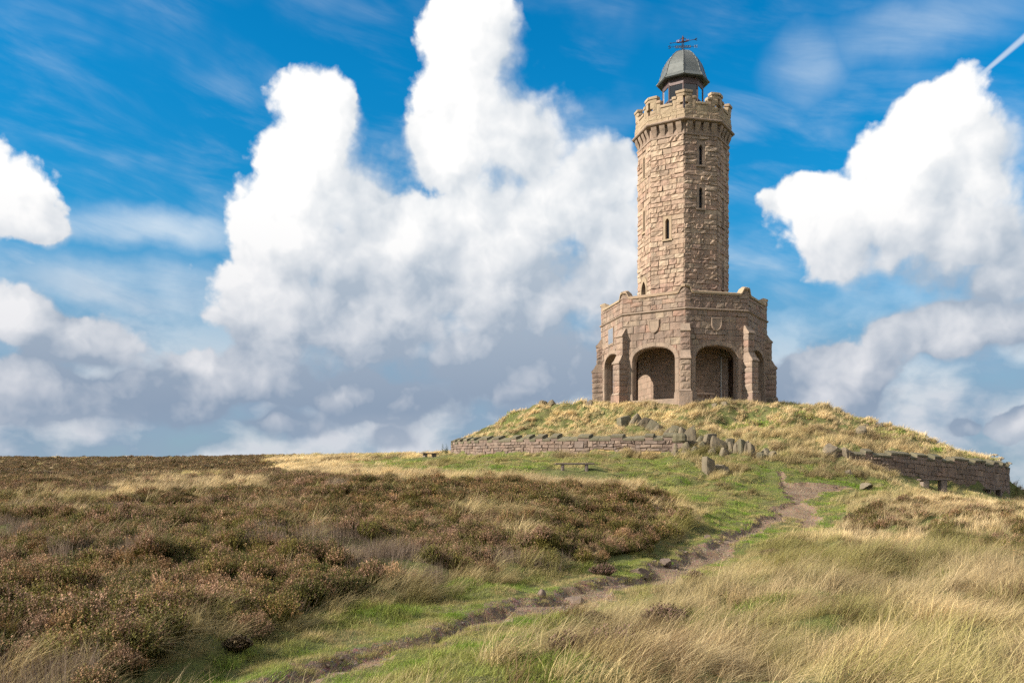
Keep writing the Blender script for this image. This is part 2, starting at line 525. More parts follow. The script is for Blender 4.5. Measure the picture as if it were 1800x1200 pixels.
in_pts = [WP(*a) for a in [
    (940, 722, 64), (1020, 730, 65), (880, 749, 64), (830, 772, 64), (808, 781, 63),
    (1440, 713, 60.3), (1400, 708, 60.5), (1440, 738, 66), (1400, 724, 68), (1495, 742, 57.5), (1514, 758, 57.5), (1545, 757, 57.5), (1580, 756, 57.5), (1610, 765, 57.5), (1650, 783, 58), (1720, 810, 57.5),
    (913, 778, 54), (1010, 776, 50.3), (1090, 776, 49.2), (1150, 776, 48.8), (1185, 774, 48.6), (1050, 745, 57), (1120, 752, 52), (1040, 712, 62),
    (1200, 717, 58.4), (1250, 727, 56), (1200, 742, 54), (1350, 714, 60), (1350, 752, 53), (1400, 741, 53), (1395, 770, 50), (1330, 802, 46), (1250, 791, 46.8), (1450, 764, 51), (1200, 776, 48.6),
    (1465, 797, 47.6), (1590, 806, 48.5), (1700, 818, 51), (1765, 822, 57), (1520, 780, 50), (1640, 790, 53),
]]
for a in range(0, 360, 30):
    zf = 7.75 - 0.62 * max(0, math.cos(R_(a) - A0))
    in_pts.append((TC.x + 4.5 * math.cos(R_(a)), TC.y + 4.5 * math.sin(R_(a)), 7.55))
    in_pts.append((TC.x + 7.0 * math.cos(R_(a)), TC.y + 7.0 * math.sin(R_(a)), zf))
for a in (10, 40, 70, 100, 130, 160):
    k = 1.0 if a < 80 else 0.0
    in_pts.append((WC[0] + 18 * math.cos(R_(a)), WC[1] + 18 * math.sin(R_(a)), 4.5 - 1.6 * k))
    in_pts.append((WC[0] + 12 * math.cos(R_(a)), WC[1] + 12 * math.sin(R_(a)), 6.1 - 1.1 * k))
tps_in = TPS(in_pts)


class Grid:
    """the smooth surface on a 0.5 m lattice, for quick reading"""
    def __init__(s, f, x0, x1, y0, y1, st=0.5):
        s.x0, s.y0, s.st = x0, y0, st
        gx_ = np.arange(x0, x1 + st, st); gy_ = np.arange(y0, y1 + st, st)
        a, b = np.meshgrid(gx_, gy_)
        s.z = f(a.ravel(), b.ravel()).reshape(a.shape)

    def __call__(s, x, y):
        fx = np.clip((x - s.x0) / s.st, 0, s.z.shape[1] - 1.001); fy = np.clip((y - s.y0) / s.st, 0, s.z.shape[0] - 1.001)
        i = fx.astype(int); j = fy.astype(int); fx = fx - i; fy = fy - j
        z = s.z
        return (z[j, i] * (1 - fx) + z[j, i + 1] * fx) * (1 - fy) + (z[j + 1, i] * (1 - fx) + z[j + 1, i + 1] * fx) * fy


tps_out = Grid(tps_out, -90, 60, -4, 122)
tps_in = Grid(tps_in, -11, 40, 40, 91)
PATHS = []


def sstep(a, b, x):
    t = np.clip((x - a) / (b - a), 0, 1)
    return t * t * (3 - 2 * t)


def poly_sd(x, y, poly):
    """signed distance to a polygon, positive inside"""
    P = np.array(poly); Q = np.roll(P, -1, 0)
    d2 = np.full(x.shape, 1e9); ins = np.zeros(x.shape, bool)
    for (ax, ay), (bx, by) in zip(P, Q):
        ex, ey = bx - ax, by - ay
        wx, wy = x - ax, y - ay
        t = np.clip((wx * ex + wy * ey) / (ex * ex + ey * ey + 1e-12), 0, 1)
        d2 = np.minimum(d2, (wx - t * ex) ** 2 + (wy - t * ey) ** 2)
        c = ((ay > y) != (by > y))
        with np.errstate(divide='ignore', invalid='ignore'):
            xi = ex * (y - ay) / (ey if ey != 0 else 1e-12) + ax
        ins ^= c & (x < xi)
    d = np.sqrt(d2)
    return np.where(ins, d, -d)


def path_sd(x, y):
    sd = np.full(x.shape, -99.0)
    near = (y > 5) & (y < 47) & (x > -7) & (x < 22)
    if near.any() and PATHS:
        xs, ys = x[near], y[near]
        wob = 0.62 * fbm(xs * 1.7, ys * 1.7, 71, 4) - 0.11
        s = np.full(xs.shape, -99.0)
        for p in PATHS:
            s = np.maximum(s, poly_sd(xs, ys, p))
        sd[near] = s + wob
    return sd


def H(x, y, rough=True):
    x = np.asarray(x, float); y = np.asarray(y, float)
    shp = x.shape
    x = x.ravel(); y = y.ravel()
    cx = np.clip(x, -90, 60); cy = np.clip(y, -4, 122)
    zo = tps_out(cx, cy)
    dx = x - WC[0]; dy = y - WC[1]
    rr = np.hypot(dx, dy)
    ang = np.degrees(np.arctan2(dy, dx))
    m = rr < 24
    z = zo.copy()
    if m.any():
        a = ang[m]; r = rr[m]
        wall = ((a > -184) & (a < -107.5)) | (a > 172) | ((a > -84) & (a < -27.5))
        w = np.where(wall, 0.28, 2.6)
        s = sstep(WR + w, WR - w, r + np.where(wall, 0.12, 0))
        zi = tps_in(x[m], y[m])
        z[m] = zo[m] * (1 - s) + zi * s
    dout = np.hypot(x - np.clip(x, -90, 60), y - np.clip(y, -4, 122))
    z = z - 0.09 * dout
    if rough:
        dist = np.hypot(x, y)
        hum = fbm(x * 0.55, y * 0.55, 3, 3) * 0.42 + fbm(x * 1.7, y * 1.7, 9, 3) * 0.20
        core = sstep(6.2, 8.5, np.hypot(x - TC.x, y - TC.y))
        inside = sstep(WR + 1, WR - 1, rr)
        tus = np.maximum(0, vnoise(x * 1.35, y * 1.35, 91) - .42) * 0.55 * (1 - .5 * sstep(30, 60, dist))
        tus = tus * sstep(-.4, -1.6, path_sd(x, y))
        z = z + (tus - .05) * core + hum * (0.55 + 1.9 * inside) * core * (1 + 0.6 * sstep(60, 110, dist))
        sd = path_sd(x, y)
        left = sstep(-.1, .5, y - np.interp(x, PATH_CL[0], PATH_CL[1])) if len(PATHS) else 0.0
        z = z + .07 * fbm(x * 5.5, y * 5.5, 66, 2) * sstep(-.25, .05, sd)
        z = z - 0.085 * sstep(-0.10, 0.10, sd) + 0.05 * left * np.exp(-((np.minimum(sd, 0) + 0.16) / 0.22) ** 2) * (sd < 0.02)
    return z.reshape(shp)


def ground_hit(px, py):
    """where the sight line through (px, py) meets the smooth ground"""
    ds = np.concatenate([np.arange(4, 60, 0.1), np.arange(60, 130, 0.5)])
    X = (px - 900) / F_PX * ds; Z = EYE + (HOR - py) / F_PX * ds
    hz = H(X, ds, rough=False)
    k = np.nonzero(hz >= Z)[0]
    i = k[0] if len(k) else len(ds) - 1
    return (X[i], ds[i])


def gpoly(pts):
    return [ground_hit(*p) for p in pts]


PATH_A = gpoly([(330, 1245), (450, 1194), (487, 1173), (533, 1158), (577, 1147), (633, 1130), (700, 1115), (800, 1083), (900, 1059), (956, 1048), (1017, 1029), (1078, 1016), (1122, 1006),
                (1142, 989), (1178, 978), (1214, 965), (1261, 947), (1289, 929), (1333, 911), (1372, 900), (1396, 909), (1350, 925), (1328, 938), (1300, 952), (1276, 973), (1250, 991),
                (1216, 1012), (1167, 1027), (1109, 1037), (1059, 1053), (986, 1072), (903, 1084), (823, 1108), (737, 1132), (638, 1161), (558, 1183), (476, 1213), (410, 1256)])
PATH_B = gpoly([(1366, 908), (1351, 889), (1387, 879), (1372, 862), (1366, 846), (1369, 832), (1374, 832), (1384, 845), (1433, 851), (1482, 855), (1500, 858), (1455, 864), (1418, 881), (1437, 891), (1440, 918), (1413, 938), (1405, 922), (1398, 911)])
_c = sorted([((a[0] + b[0]) / 2, (a[1] + b[1]) / 2) for a, b in zip(PATH_A[:18], PATH_A[::-1][:18])])
PATH_CL = (np.array([c[0] for c in _c]), np.array([c[1] for c in _c]))
PATHS = [PATH_A, PATH_B]


# ------------------------------------------------------------------ ground and path sheets
def axis(lo, hi, fine):
    """fine: list of (a, b, step) covering the middle; grows geometrically outside"""
    v = []
    for a, b, s in fine:
        v += list(np.arange(a, b, s))
    st = fine[-1][2]; p = fine[-1][1]
    while p < hi:
        v.append(p); st = min(st * 1.13, 160); p += st
    v.append(hi)
    st = fine[0][2]; p = fine[0][0] - st; left = []
    while p > lo:
        left.append(p); st = min(st * 1.13, 160); p -= st
    left.append(lo)
    return np.array(left[::-1] + v)


gx = axis(-3500, 3500, [(-30, -9, 0.35), (-9, -5, 0.16), (-5, 15, 0.085), (15, 34, 0.22)])
gy = axis(-3500, 3500, [(-2, 6, 0.3), (6, 26, 0.09), (26, 46, 0.13), (46, 70, 0.24), (70, 122, 0.8)])
GX, GY = np.meshgrid(gx, gy)
GZ = H(GX, GY)
SD = path_sd(GX.ravel(), GY.ravel()).reshape(GX.shape)
ny, nx = GX.shape
vid = np.arange(nx * ny).reshape(ny, nx)
quads = np.stack([vid[:-1, :-1], vid[:-1, 1:], vid[1:, 1:], vid[1:, :-1]], -1).reshape(-1, 4)
qsd = (SD[:-1, :-1] + SD[1:, 1:] + SD[:-1, 1:] + SD[1:, :-1]).ravel() / 4
allv = np.stack([GX.ravel(), GY.ravel(), GZ.ravel()], -1)


def sheet(name, q, mat):
    used, inv = np.unique(q, return_inverse=True)
    me = bpy.data.meshes.new(name)
    v = allv[used]; f = inv.reshape(-1, 4)
    me.vertices.add(len(v)); me.vertices.foreach_set('co', v.ravel())
    me.loops.add(f.size); me.loops.foreach_set('vertex_index', f.ravel().astype(np.int32))
    me.polygons.add(len(f)); me.polygons.foreach_set('loop_start', np.arange(0, f.size, 4, dtype=np.int32))
    me.polygons.foreach_set('use_smooth', np.ones(len(f), bool))
    me.update(calc_edges=True)
    me.materials.append(mat)
    o = bpy.data.objects.new(name, me)
    COL.objects.link(o)
    return o


# ground: dead thatch, moss and peat
m, N, b = material('moor_ground')
g = N.add('ShaderNodeNewGeometry').outputs['Position']
n1 = N.noise(g, 0.5, 5, 0.6); n2 = N.noise(g, 6.0, 5, 0.65); n3 = N.noise(g, 40.0, 3, 0.6)
c = ramp(N, n1, [(0.10, 0.085, 0.035), (0.13, 0.115, 0.05), (0.105, 0.12, 0.035), (0.16, 0.135, 0.07), (0.12, 0.10, 0.05)])
c = N.mix(N.rng(n2, 0.45, 0.7, 0, 0.6), c, (0.07, 0.055, 0.035, 1))
c = N.mix(1.0, c, ramp(N, n3, [(0.6, 0.6, 0.6), (1.3, 1.3, 1.3)]), 'MULTIPLY')
N.put(b, 'Base Color', c); N.put(b, 'Roughness', 0.95); N.put(b, 'Specular IOR Level', 0.1)
bp = N.add('ShaderNodeBump'); N.put(bp, 'Strength', 0.7); N.put(bp, 'Distance', 0.05); N.put(bp, 'Height', N.m('ADD', n2, n3)); N.put(b, 'Normal', bp.outputs[0])
M['ground'] = m
# trodden earth with grit
m, N, b = material('path_earth')
g = N.add('ShaderNodeNewGeometry').outputs['Position']
n1 = N.noise(g, 1.1, 5, 0.6); n2 = N.noise(g, 9.0, 5, 0.7)
vo = N.add('ShaderNodeTexVoronoi'); N.put(vo, 'Vector', g); N.put(vo, 'Scale', 26.0)
vo2 = N.add('ShaderNodeTexVoronoi'); N.put(vo2, 'Vector', g); N.put(vo2, 'Scale', 75.0)
c = ramp(N, n1, [(0.085, 0.051, 0.029), (0.145, 0.096, 0.060), (0.205, 0.147, 0.100), (0.17, 0.114, 0.073)])
grit = N.mix(0.55, c, vo.outputs['Color'], 'SOFT_LIGHT')
c = N.mix(N.rng(n2, 0.4, 0.65), c, grit)
c = N.mix(N.rng(n2, 0.56, 0.7, 0, 0.7), c, (0.25, 0.19, 0.15, 1))
N.put(b, 'Base Color', c); N.put(b, 'Roughness', 0.93); N.put(b, 'Specular IOR Level', 0.15)
bp = N.add('ShaderNodeBump'); N.put(bp, 'Strength', 0.8); N.put(bp, 'Distance', 0.03)
N.put(bp, 'Height', N.m('ADD', N.m('ADD', n2, N.m('MULTIPLY', vo.outputs['Distance'], 0.8)), N.m('MULTIPLY', vo2.outputs['Distance'], 0.5))); N.put(b, 'Normal', bp.outputs[0])
M['path'] = m

ground = sheet('ground', quads[qsd <= -0.12], M['ground']); tag(ground, kind='structure')
path = sheet('path', quads[qsd > -0.12], M['path']); tag(path, kind='structure')


def hz1(x, y):
    return float(H(np.array([x]), np.array([y]))[0])


# ------------------------------------------------------------------ masonry pieces
def quad_stone(c, T, rnd, bulge=0.05, back=0.12, nu=5, nv=4, margin=0.02):
    """rock-faced stone from four face corners c (u, z; ccw from lower left); T(u, z, d) puts it in space"""
    (u00, w00), (u10, w10), (u11, w11), (u01, w01) = c
    wid = max(abs(u10 - u00), abs(u11 - u01), 0.02); hei = max(abs(w01 - w00), abs(w11 - w10), 0.02)
    ms, mt = min(0.3, margin / wid), min(0.3, margin / hei)
    ss = [0, ms] + [ms + (1 - 2 * ms) * i / (nu - 2) for i in range(1, nu - 2)] + [1 - ms, 1] if nu > 2 else [0, 0.5, 1]
    ts = [0, mt] + [mt + (1 - 2 * mt) * i / (nv - 2) for i in range(1, nv - 2)] + [1 - mt, 1] if nv > 2 else [0, 0.5, 1]
    vs = []; nS = len(ss); nTt = len(ts)
    tilt_u, tilt_v = rnd.uniform(-.4, .4), rnd.uniform(-.4, .4)
    for j, t in enumerate(ts):
        for i, s in enumerate(ss):
            u = (u00 * (1 - s) + u10 * s) * (1 - t) + (u01 * (1 - s) + u11 * s) * t
            w = (w00 * (1 - s) + w10 * s) * (1 - t) + (w01 * (1 - s) + w11 * s) * t
            if i in (0, nS - 1) or j in (0, nTt - 1):
                d = rnd.uniform(0, 0.012)
            else:
                d = bulge * max(0.1, 0.58 + rnd.uniform(-.46, .46) + tilt_u * (s - .5) + tilt_v * (t - .5))
                u += rnd.uniform(-.2, .2) * margin; w += rnd.uniform(-.25, .25) * margin
            vs.append(T(u, w, d))
    fs = [(j * nS + i, j * nS + i + 1, (j + 1) * nS + i + 1, (j + 1) * nS + i) for j in range(nTt - 1) for i in range(nS - 1)]
    k = len(vs)
    for (u, w) in c:
        vs.append(T(u, w, -back))
    bl, br, tr, tl = k, k + 1, k + 2, k + 3
    fs.append(tuple([bl, br] + [i for i in range(nS - 1, -1, -1)]))
    top = [(nTt - 1) * nS + i for i in range(nS)]
    fs.append(tuple([tr, tl] + top))
    left = [j * nS for j in range(nTt)]
    fs.append(tuple([tl, bl] + left))
    right = [j * nS + nS - 1 for j in range(nTt)]
    fs.append(tuple([br, tr] + right[::-1]))
    return vs, fs


def rock_box(lo, hi, rnd, amp=0.03, n=3, T=None, bevel=0.02):
    """block with worn, uneven faces; lo/hi local corners; T maps local to space"""
    x0, y0, z0 = lo; x1, y1, z1 = hi
    bm = bmesh.new()
    bmesh.ops.create_cube(bm, size=1.0)
    if n > 1:
        bmesh.ops.subdivide_edges(bm, edges=bm.edges[:], cuts=n - 1, use_grid_fill=True)
    sx, sy, sz = x1 - x0, y1 - y0, z1 - z0
    vs = []
    for v in bm.verts:
        p = v.co
        e = sum(1 for c in p if abs(abs(c) - .5) < 1e-4)
        q = Vector(((p.x + .5) * sx + x0, (p.y + .5) * sy + y0, (p.z + .5) * sz + z0))
        if e == 1:
            nrm = Vector((round(2 * p.x) if abs(abs(p.x) - .5) < 1e-4 else 0, round(2 * p.y) if abs(abs(p.y) - .5) < 1e-4 else 0, round(2 * p.z) if abs(abs(p.z) - .5) < 1e-4 else 0))
            q += nrm * rnd.uniform(0.15, 1.0) * amp
        else:
            cen = Vector(((x0 + x1) / 2, (y0 + y1) / 2, (z0 + z1) / 2))
            for a in range(3):
                if abs(abs(p[a]) - .5) < 1e-4:
                    q[a] += (-1 if p[a] > 0 else 1) * rnd.uniform(0.1, 1.0) * bevel * (1.0 if e == 3 else 0.5)
        vs.append(q)
    bm.verts.index_update()
    fs = [tuple(v.index for v in f.verts) for f in bm.faces]
    bm.free()
    if T:
        vs = [T(*q) for q in vs]
    return vs, fs


def oct_ring(prof, angs, closed=True):
    """sweep a profile of (r, z) round the given corner angles"""
    vs = []; fs = []
    n = len(angs); m_ = len(prof)
    for a in angs:
        for r, z in prof:
            vs.append((r * math.cos(a), r * math.sin(a), z))
    for i in range(n if closed else n - 1):
        j = (i + 1) % n
        for k in range(m_ - 1):
            fs.append((i * m_ + k, j * m_ + k, j * m_ + k + 1, i * m_ + k + 1))
    return vs, fs


# ------------------------------------------------------------------ the tower
OCT = [A0 + R_(45 * k) for k in range(8)]
C22, S22 = math.cos(R_(22.5)), math.sin(R_(22.5))
tower = thing('stone_tower', 'tall octagonal sandstone tower with battlements, glazed lantern and arcaded base on the mound', 'tower', (TC.x, TC.y, FLOOR))
trnd = random.Random(21)


def face_T(k, R):
    a = A0 + R_(22.5 + 45 * k)
    n = Vector((math.cos(a), math.sin(a), 0)); t = Vector((-math.sin(a), math.cos(a), 0))
    ap = R * C22

    def T(u, z, d=0.0):
        p = n * (ap + d) + t * u
        return (p.x, p.y, z)
    return T


stone_jobs = []      # (parent, material, verts, faces, weight); biggest in view become objects of their own


def lay_courses(k, R, z0, z1, hgt, wid, openings, parent, mat, bulge, umax=None, cut=None, ztop=None, vis=1.0):
    """fill a face with coursed rock-faced stone, leaving out the openings (u0, u1, z0, z1)"""
    T = face_T(k, R)
    w = umax if umax is not None else R * S22 - 0.004
    g = 0.007
    z = z0
    ncrs = max(1, round((z1 - z0) / hgt))
    hs = [1 + trnd.uniform(-.22, .22) for _ in range(ncrs)]
    sc = (z1 - z0) / sum(hs)
    for ci, h in enumerate(hs):
        h *= sc
        za, zb = z + g, z + h - g
        # free intervals of this course
        iv = [(-w, w)]
        for (a, b, c, d) in openings:
            if zb > c + 0.02 and za < d - 0.02:
                nv = []
                for (p, q) in iv:
                    if b <= p or a >= q:
                        nv.append((p, q)); continue
                    if a > p: nv.append((p, a))
                    if b < q: nv.append((b, q))
                iv = nv
        for (p, q) in iv:
            segs = [(p, q)]
            if cut:
                segs = cut(p, q, za, zb)
            for seg in segs:
                if len(seg) == 4 and isinstance(seg[0], tuple):      # a piece cut to the arch
                    vs, fs = quad_stone(list(seg), T, trnd, bulge * .6, 0.10)
                    stone_jobs.append((parent, mat, vs, fs, (seg[1][0] - seg[0][0]) * (zb - za) * vis))
                    continue
                if len(seg) == 2:
                    pl0, pr0 = seg; pl1, pr1 = seg
                else:
                    pl0, pr0, pl1, pr1 = seg       # lower-left, lower-right, upper-left, upper-right
                L = max(pr0 - pl0, pr1 - pl1)
                if L < 0.05: continue
                n = max(1, round(L / (wid * trnd.uniform(.75, 1.3))))
                br = [0.0] + sorted((i + trnd.uniform(-.24, .24)) / n for i in range(1, n)) + [1.0]
                for i in range(n):
                    a0 = pl0 + (pr0 - pl0) * br[i]; a1 = pl0 + (pr0 - pl0) * br[i + 1]
                    b0 = pl1 + (pr1 - pl1) * br[i]; b1 = pl1 + (pr1 - pl1) * br[i + 1]
                    gl = g if i > 0 or pl0 > -w + .01 else 0.0; gr = g if i < n - 1 or pr0 < w - .01 else 0.0
                    cc = [(a0 + gl, za), (a1 - gr, za), (b1 - gr, zb), (b0 + gl, zb)]
                    if cc[1][0] - cc[0][0] < .03 and cc[2][0] - cc[3][0] < .03: continue
                    if ztop:
                        cc = [(u, min(zz, ztop(u) - 0.01)) for u, zz in cc]
                    bb = bulge * trnd.choice((0.35, 0.8, 1.0, 1.0, 1.25))
                    vs, fs = quad_stone(cc, T, trnd, bb, 0.10)
                    stone_jobs.append((parent, mat, vs, fs, (a1 - a0) * (zb - za) * vis))
        z += h


VIS = {-2: 0.45, -1: 1.0, 0: 1.0, 1: 0.4}
# shaft: backing panels, then windows
R_SH = 3.16
Z_SH0, Z_SH1 = 6.0, 18.18
win = {  # face: (half width, sill z, head z)
    0: [(0.13, 16.15, 17.55), (0.13, 13.2, 14.65)],
    -1: [(0.14, 11.2, 12.62)],
    -2: [(0.13, 15.95, 17.5), (0.13, 12.2, 13.75)],
    1: [(0.13, 12.3, 13.9), (0.13, 8.0, 9.5)],
}
SUR = 0.17
shaft = bpy.data.objects.new('shaft', None); COL.objects.link(shaft); shaft.parent = tower
bk = MB()
for k in range(-4, 4):
    T = face_T(k, R_SH - 0.02)
    w = (R_SH - 0.02) * S22
    ops = [(-hw, hw, a, b) for (hw, a, b) in win.get(k, [])]
    if k == -2:
        ops.append((-0.42, 0.42, 6.0, 8.75))

    def rect(u0, u1, za, zb):
        bk.add([T(u0, za), T(u1, za), T(u1, zb), T(u0, zb)], [(0, 1, 2, 3)])
    if not ops:
        rect(-w, w, 0.0 if False else 3.9, Z_SH1 + 1.0)
    else:
        hw = max(o[1] for o in ops)
        rect(-w, -hw, 3.9, Z_SH1 + 1.0); rect(hw, w, 3.9, Z_SH1 + 1.0)
        z = 3.9
        for (a, b, c, d) in sorted(ops, key=lambda o: o[2]):
            rect(-hw, hw, z, c)
            if b < hw:
                rect(-hw, -b, c, d); rect(b, hw, c, d)
            z = d
        rect(-hw, hw, z, Z_SH1 + 1.0)
bk.obj('shaft_core', M['mortar'], shaft)


def lancet(hw, z0, z1, n=5):
    """half outlines of a pointed light: list of (u, z) from lower left round to lower right"""
    rise = hw * 1.5
    pts = [(-hw, z0)]
    for i in range(n + 1):
        t = i / n
        pts.append((-hw * (1 - t ** 1.6), z1 - rise * (1 - t) ** 1.3 if i < n else z1))
    return pts + [(-u, z) for u, z in pts[-2::-1]]


def ring_frame(inner, outer, T, d_front, d_back):
    """frame between two outlines of equal length, with the reveal going back"""
    n = len(inner); vs = []; fs = []
    for lst, d in ((outer, d_front), (inner, d_front), (inner, d_back), (outer, -0.05)):
        vs += [T(u, z, d) for u, z in lst]
    for i in range(n - 1):
        fs.append((i, n + i, n + i + 1, i + 1)[::-1])
        fs.append((n + i, 2 * n + i, 2 * n + i + 1, n + i + 1)[::-1])
        fs.append((3 * n + i, i, i + 1, 3 * n + i + 1)[::-1])
    return vs, fs


for k, ws in win.items():
    T = face_T(k, R_SH)
    for (hw, z0, z1) in ws:
        inn = lancet(hw, z0, z1)
        n = len(inn); half = n // 2
        o_ = []
        for i, (u, z) in enumerate(inn):
            if i == 0: o_.append((-hw - SUR, z0))
            elif i == n - 1: o_.append((hw + SUR, z0))
            elif i == half: o_.append((0.0, z1 + SUR))
            elif i < half:
                t = i / half
                o_.append((-hw - SUR, z0 + (z1 + SUR - z0) * min(1, t / 0.5)) if t < .5 else (-(hw + SUR) * (1 - (t - .5) / .5), z1 + SUR))
            else:
                t = (n - 1 - i) / half
                o_.append((hw + SUR, z0 + (z1 + SUR - z0) * min(1, t / 0.5)) if t < .5 else ((hw + SUR) * (1 - (t - .5) / .5), z1 + SUR))
        vs, fs = ring_frame(inn, o_, T, 0.035, -0.30)
        wo = mobj('window', vs, fs, M['cope'] if k < 0 else M['dress'], tower)
        mb = MB(); mb.add([T(u, z, -0.22) for u, z in inn], [tuple(range(n))]); mb.obj('pane', M['pane'], wo)
        mb = MB(); mb.add(*rock_box((-hw - SUR - .08, -0.15, z0 - 0.13), (hw + SUR + .08, 0.09, z0), trnd, 0.004, 2, lambda u, d, z: T(u, z, d), 0.01)); mb.obj('sill', M['cope'] if k < 0 else M['dress'], wo)
    ops = [(-hw - SUR, hw + SUR, a - 0.13, b + SUR) for (hw, a, b) in ws]
    if k == -2:
        ops.append((-0.62, 0.62, 6.0, 9.1))
    lay_courses(k, R_SH, Z_SH0, Z_SH1, 0.335, 0.62, ops, shaft, M['shaft'], 0.085, vis=VIS[k])
for k in (-4, -3, 2, 3):
    lay_courses(k, R_SH, Z_SH0, Z_SH1, 0.42, 0.9, [], shaft, M['shaft'], 0.075, vis=0.01)
# doorway on to the roof, with hood
T = face_T(-2, R_SH)
inn = lancet(0.42, 6.0, 8.7, 6)
n = len(inn)
o_ = [(u * 1.45, z + (0.36 if i not in (0, n - 1) else 0) * min(1, (z - 6) / 2)) for i, (u, z) in enumerate(inn)]
vs, fs = ring_frame(inn, o_, T, 0.08, -0.35)
dw = mobj('doorway', vs, fs, M['cope'], tower)
mb = MB(); mb.add([T(u, z, -0.33) for u, z in inn], [tuple(range(n))]); mb.obj('door', M['frame'], dw)

# string, corbel table, cornice
vs, fs = oct_ring([(3.15, 18.12), (3.27, 18.16), (3.28, 18.28), (3.20, 18.33), (3.20, 18.96), (3.34, 19.0), (3.56, 19.06), (3.62, 19.12), (3.60, 19.2), (3.30, 19.26)], OCT)
mobj('cornice', vs, fs, M['dress'], tower)
prof = [(0.0, 18.30), (0.06, 18.33), (0.09, 18.45), (0.15, 18.62), (0.24, 18.80), (0.30, 18.98), (0.0, 18.98)]
for k in range(-4, 4):
    T = face_T(k, 3.18)
    for i in range(4):
        u = (i - 1.5) * 0.60
        vs = []; hw = 0.195
        for s in (-1, 1):
            vs += [T(u + s * hw * (1.0 if j > 2 else 0.7), z, d) for j, (d, z) in enumerate(prof)]
        n = len(prof)
        fs = [tuple(range(n))[::1], tuple(range(n, 2 * n))[::-1]] + [(j, n + j, n + (j + 1) % n, (j + 1) % n) for j in range(n)]
        mobj('corbel', vs, fs, M['dress'], tower)

# battlements
R_PA = 3.39
par = bpy.data.objects.new('battlements', None); COL.objects.link(par); par.parent = tower
wf = R_PA * S22
vs, fs = oct_ring([(R_PA - .03, 19.2), (R_PA - .03, 19.72), (R_PA - .36, 19.72), (R_PA - .36, 19.2)], OCT)
mobj('parapet_core', vs, fs, M['mortar'], par)


def blk(k, R, u0, u1, z0, z1, th, mat, name, parent, amp=0.03, over=0.0, bevel=0.014):
    T = face_T(k, R); ap = R * C22
    mb = MB(); mb.add(*rock_box((u0, -th, z0), (u1, over, z1), trnd, amp, 3, lambda u, d, z: T(u * (ap + d) / ap, z, d), bevel))
    return mb.obj(name, mat, parent)


for k in range(-4, 4):
    lay_courses(k, R_PA, 19.24, 19.74, 0.26, 0.62, [], par, M['cope'], 0.035, vis=VIS.get(k, 0.01) * 1.2)
    for s in (-1, 1):
        def B(a, b, z0, z1, name='merlon_stone', amp=0.022, over=0.0, mat=M['cope']):
            u0, u1 = (a, b) if s > 0 else (-b, -a)
            return blk(k, R_PA, u0, u1, z0, z1, 0.34, mat, name, par, amp, over)
        e = wf - 0.095                       # slot at the corner
        B(0.44, wf - 0.002, 19.745, 19.86, amp=0.01)
        B(0.72, e, 19.865, 20.14)
        B(0.72, e - 0.20, 20.145, 20.30)
        B(0.72, e, 20.305, 20.72)
        B(0.72, wf - 0.002, 20.725, 20.93)
        B(0.66, wf + 0.02, 20.935, 21.12, 'coping_stone', 0.012, 0.055)
        B(0.44, 0.715, 19.865, 20.56)
        B(0.40, 0.715, 20.565, 20.76, 'coping_stone', 0.012, 0.055)
    blk(k, R_PA, -0.435, 0.435, 19.745, 20.20, 0.34, M['cope'], 'merlon_stone', par, 0.03)
    blk(k, R_PA, -0.435, 0.435, 20.205, 20.38, 0.34, M['cope'], 'coping_stone', par, 0.012, 0.055)

# lantern: frame, panes, bell-shaped lead roof
lan = bpy.data.objects.new('lantern', None); COL.objects.link(lan); lan.parent = tower
mb = MB(); n8 = 8
vs, fs = oct_ring([(3.1, 19.55), (0.0, 19.62)], OCT); mobj('roof_deck', vs, fs, M['lead'], tower)
R_LA = 1.38
vs, fs = oct_ring([(R_LA + .03, 19.6), (R_LA + .03, 20.55), (R_LA - .06, 20.55)], OCT); mobj('dado', vs, fs, M['frame'], lan)
vs, fs = oct_ring([(R_LA - .06, 22.42), (R_LA + .04, 22.42), (R_LA + .05, 22.9), (R_LA - .06, 22.9)], OCT); mobj('head_band', vs, fs, M['frame'], lan)
for a in OCT:
    mb = MB(); c, s_ = math.cos(a), math.sin(a)
    mb.tube((R_LA * c, R_LA * s_, 20.5), (R_LA * c, R_LA * s_, 22.5), 0.062, n=6); mb.obj('mullion', M['frame'], lan)
for k in range(8):
    T = face_T(k, R_LA)
    w = R_LA * S22
    mb = MB(); mb.add(*rock_box((-w, -0.05, 21.38), (w, 0.035, 21.48), trnd, 0, 1, lambda u, d, z: T(u, z, d), 0)); mb.obj('transom', M['frame'], lan)
    for za, zb in ((20.55, 21.38), (21.48, 22.42)):
        mb = MB(); mb.add(*rock_box((-w, -0.012, za), (w, 0.0, zb), trnd, 0, 1, lambda u, d, z: T(u, z, d), 0)); mb.obj('pane', M['glass'], lan)
roofp = [(1.30, 22.88), (1.80, 22.86), (1.88, 22.93), (1.68, 23.20), (1.55, 23.58), (1.45, 23.92), (1.33, 24.22), (1.17, 24.50), (0.95, 24.80), (0.62, 25.10), (0.28, 25.26), (0.06, 25.28)]
vs, fs = oct_ring(roofp, OCT)
roof = mobj('lantern_roof', vs, fs, M['lead'], tower)
for a in OCT:
    mb = MB()
    for (r0, z0), (r1, z1) in zip(roofp[2:-1], roofp[3:]):
        mb.tube((r0 * math.cos(a), r0 * math.sin(a), z0), (r1 * math.cos(a), r1 * math.sin(a), z1), 0.035, n=5)
    mb.obj('hip_roll', M['lead'], roof, True)

# weather vane
vane = bpy.data.objects.new('weather_vane', None); COL.objects.link(vane); vane.parent = tower
cam_side = Vector((-math.sin(A0), math.cos(A0), 0))     # runs left to right as seen from the path
vx = cam_side


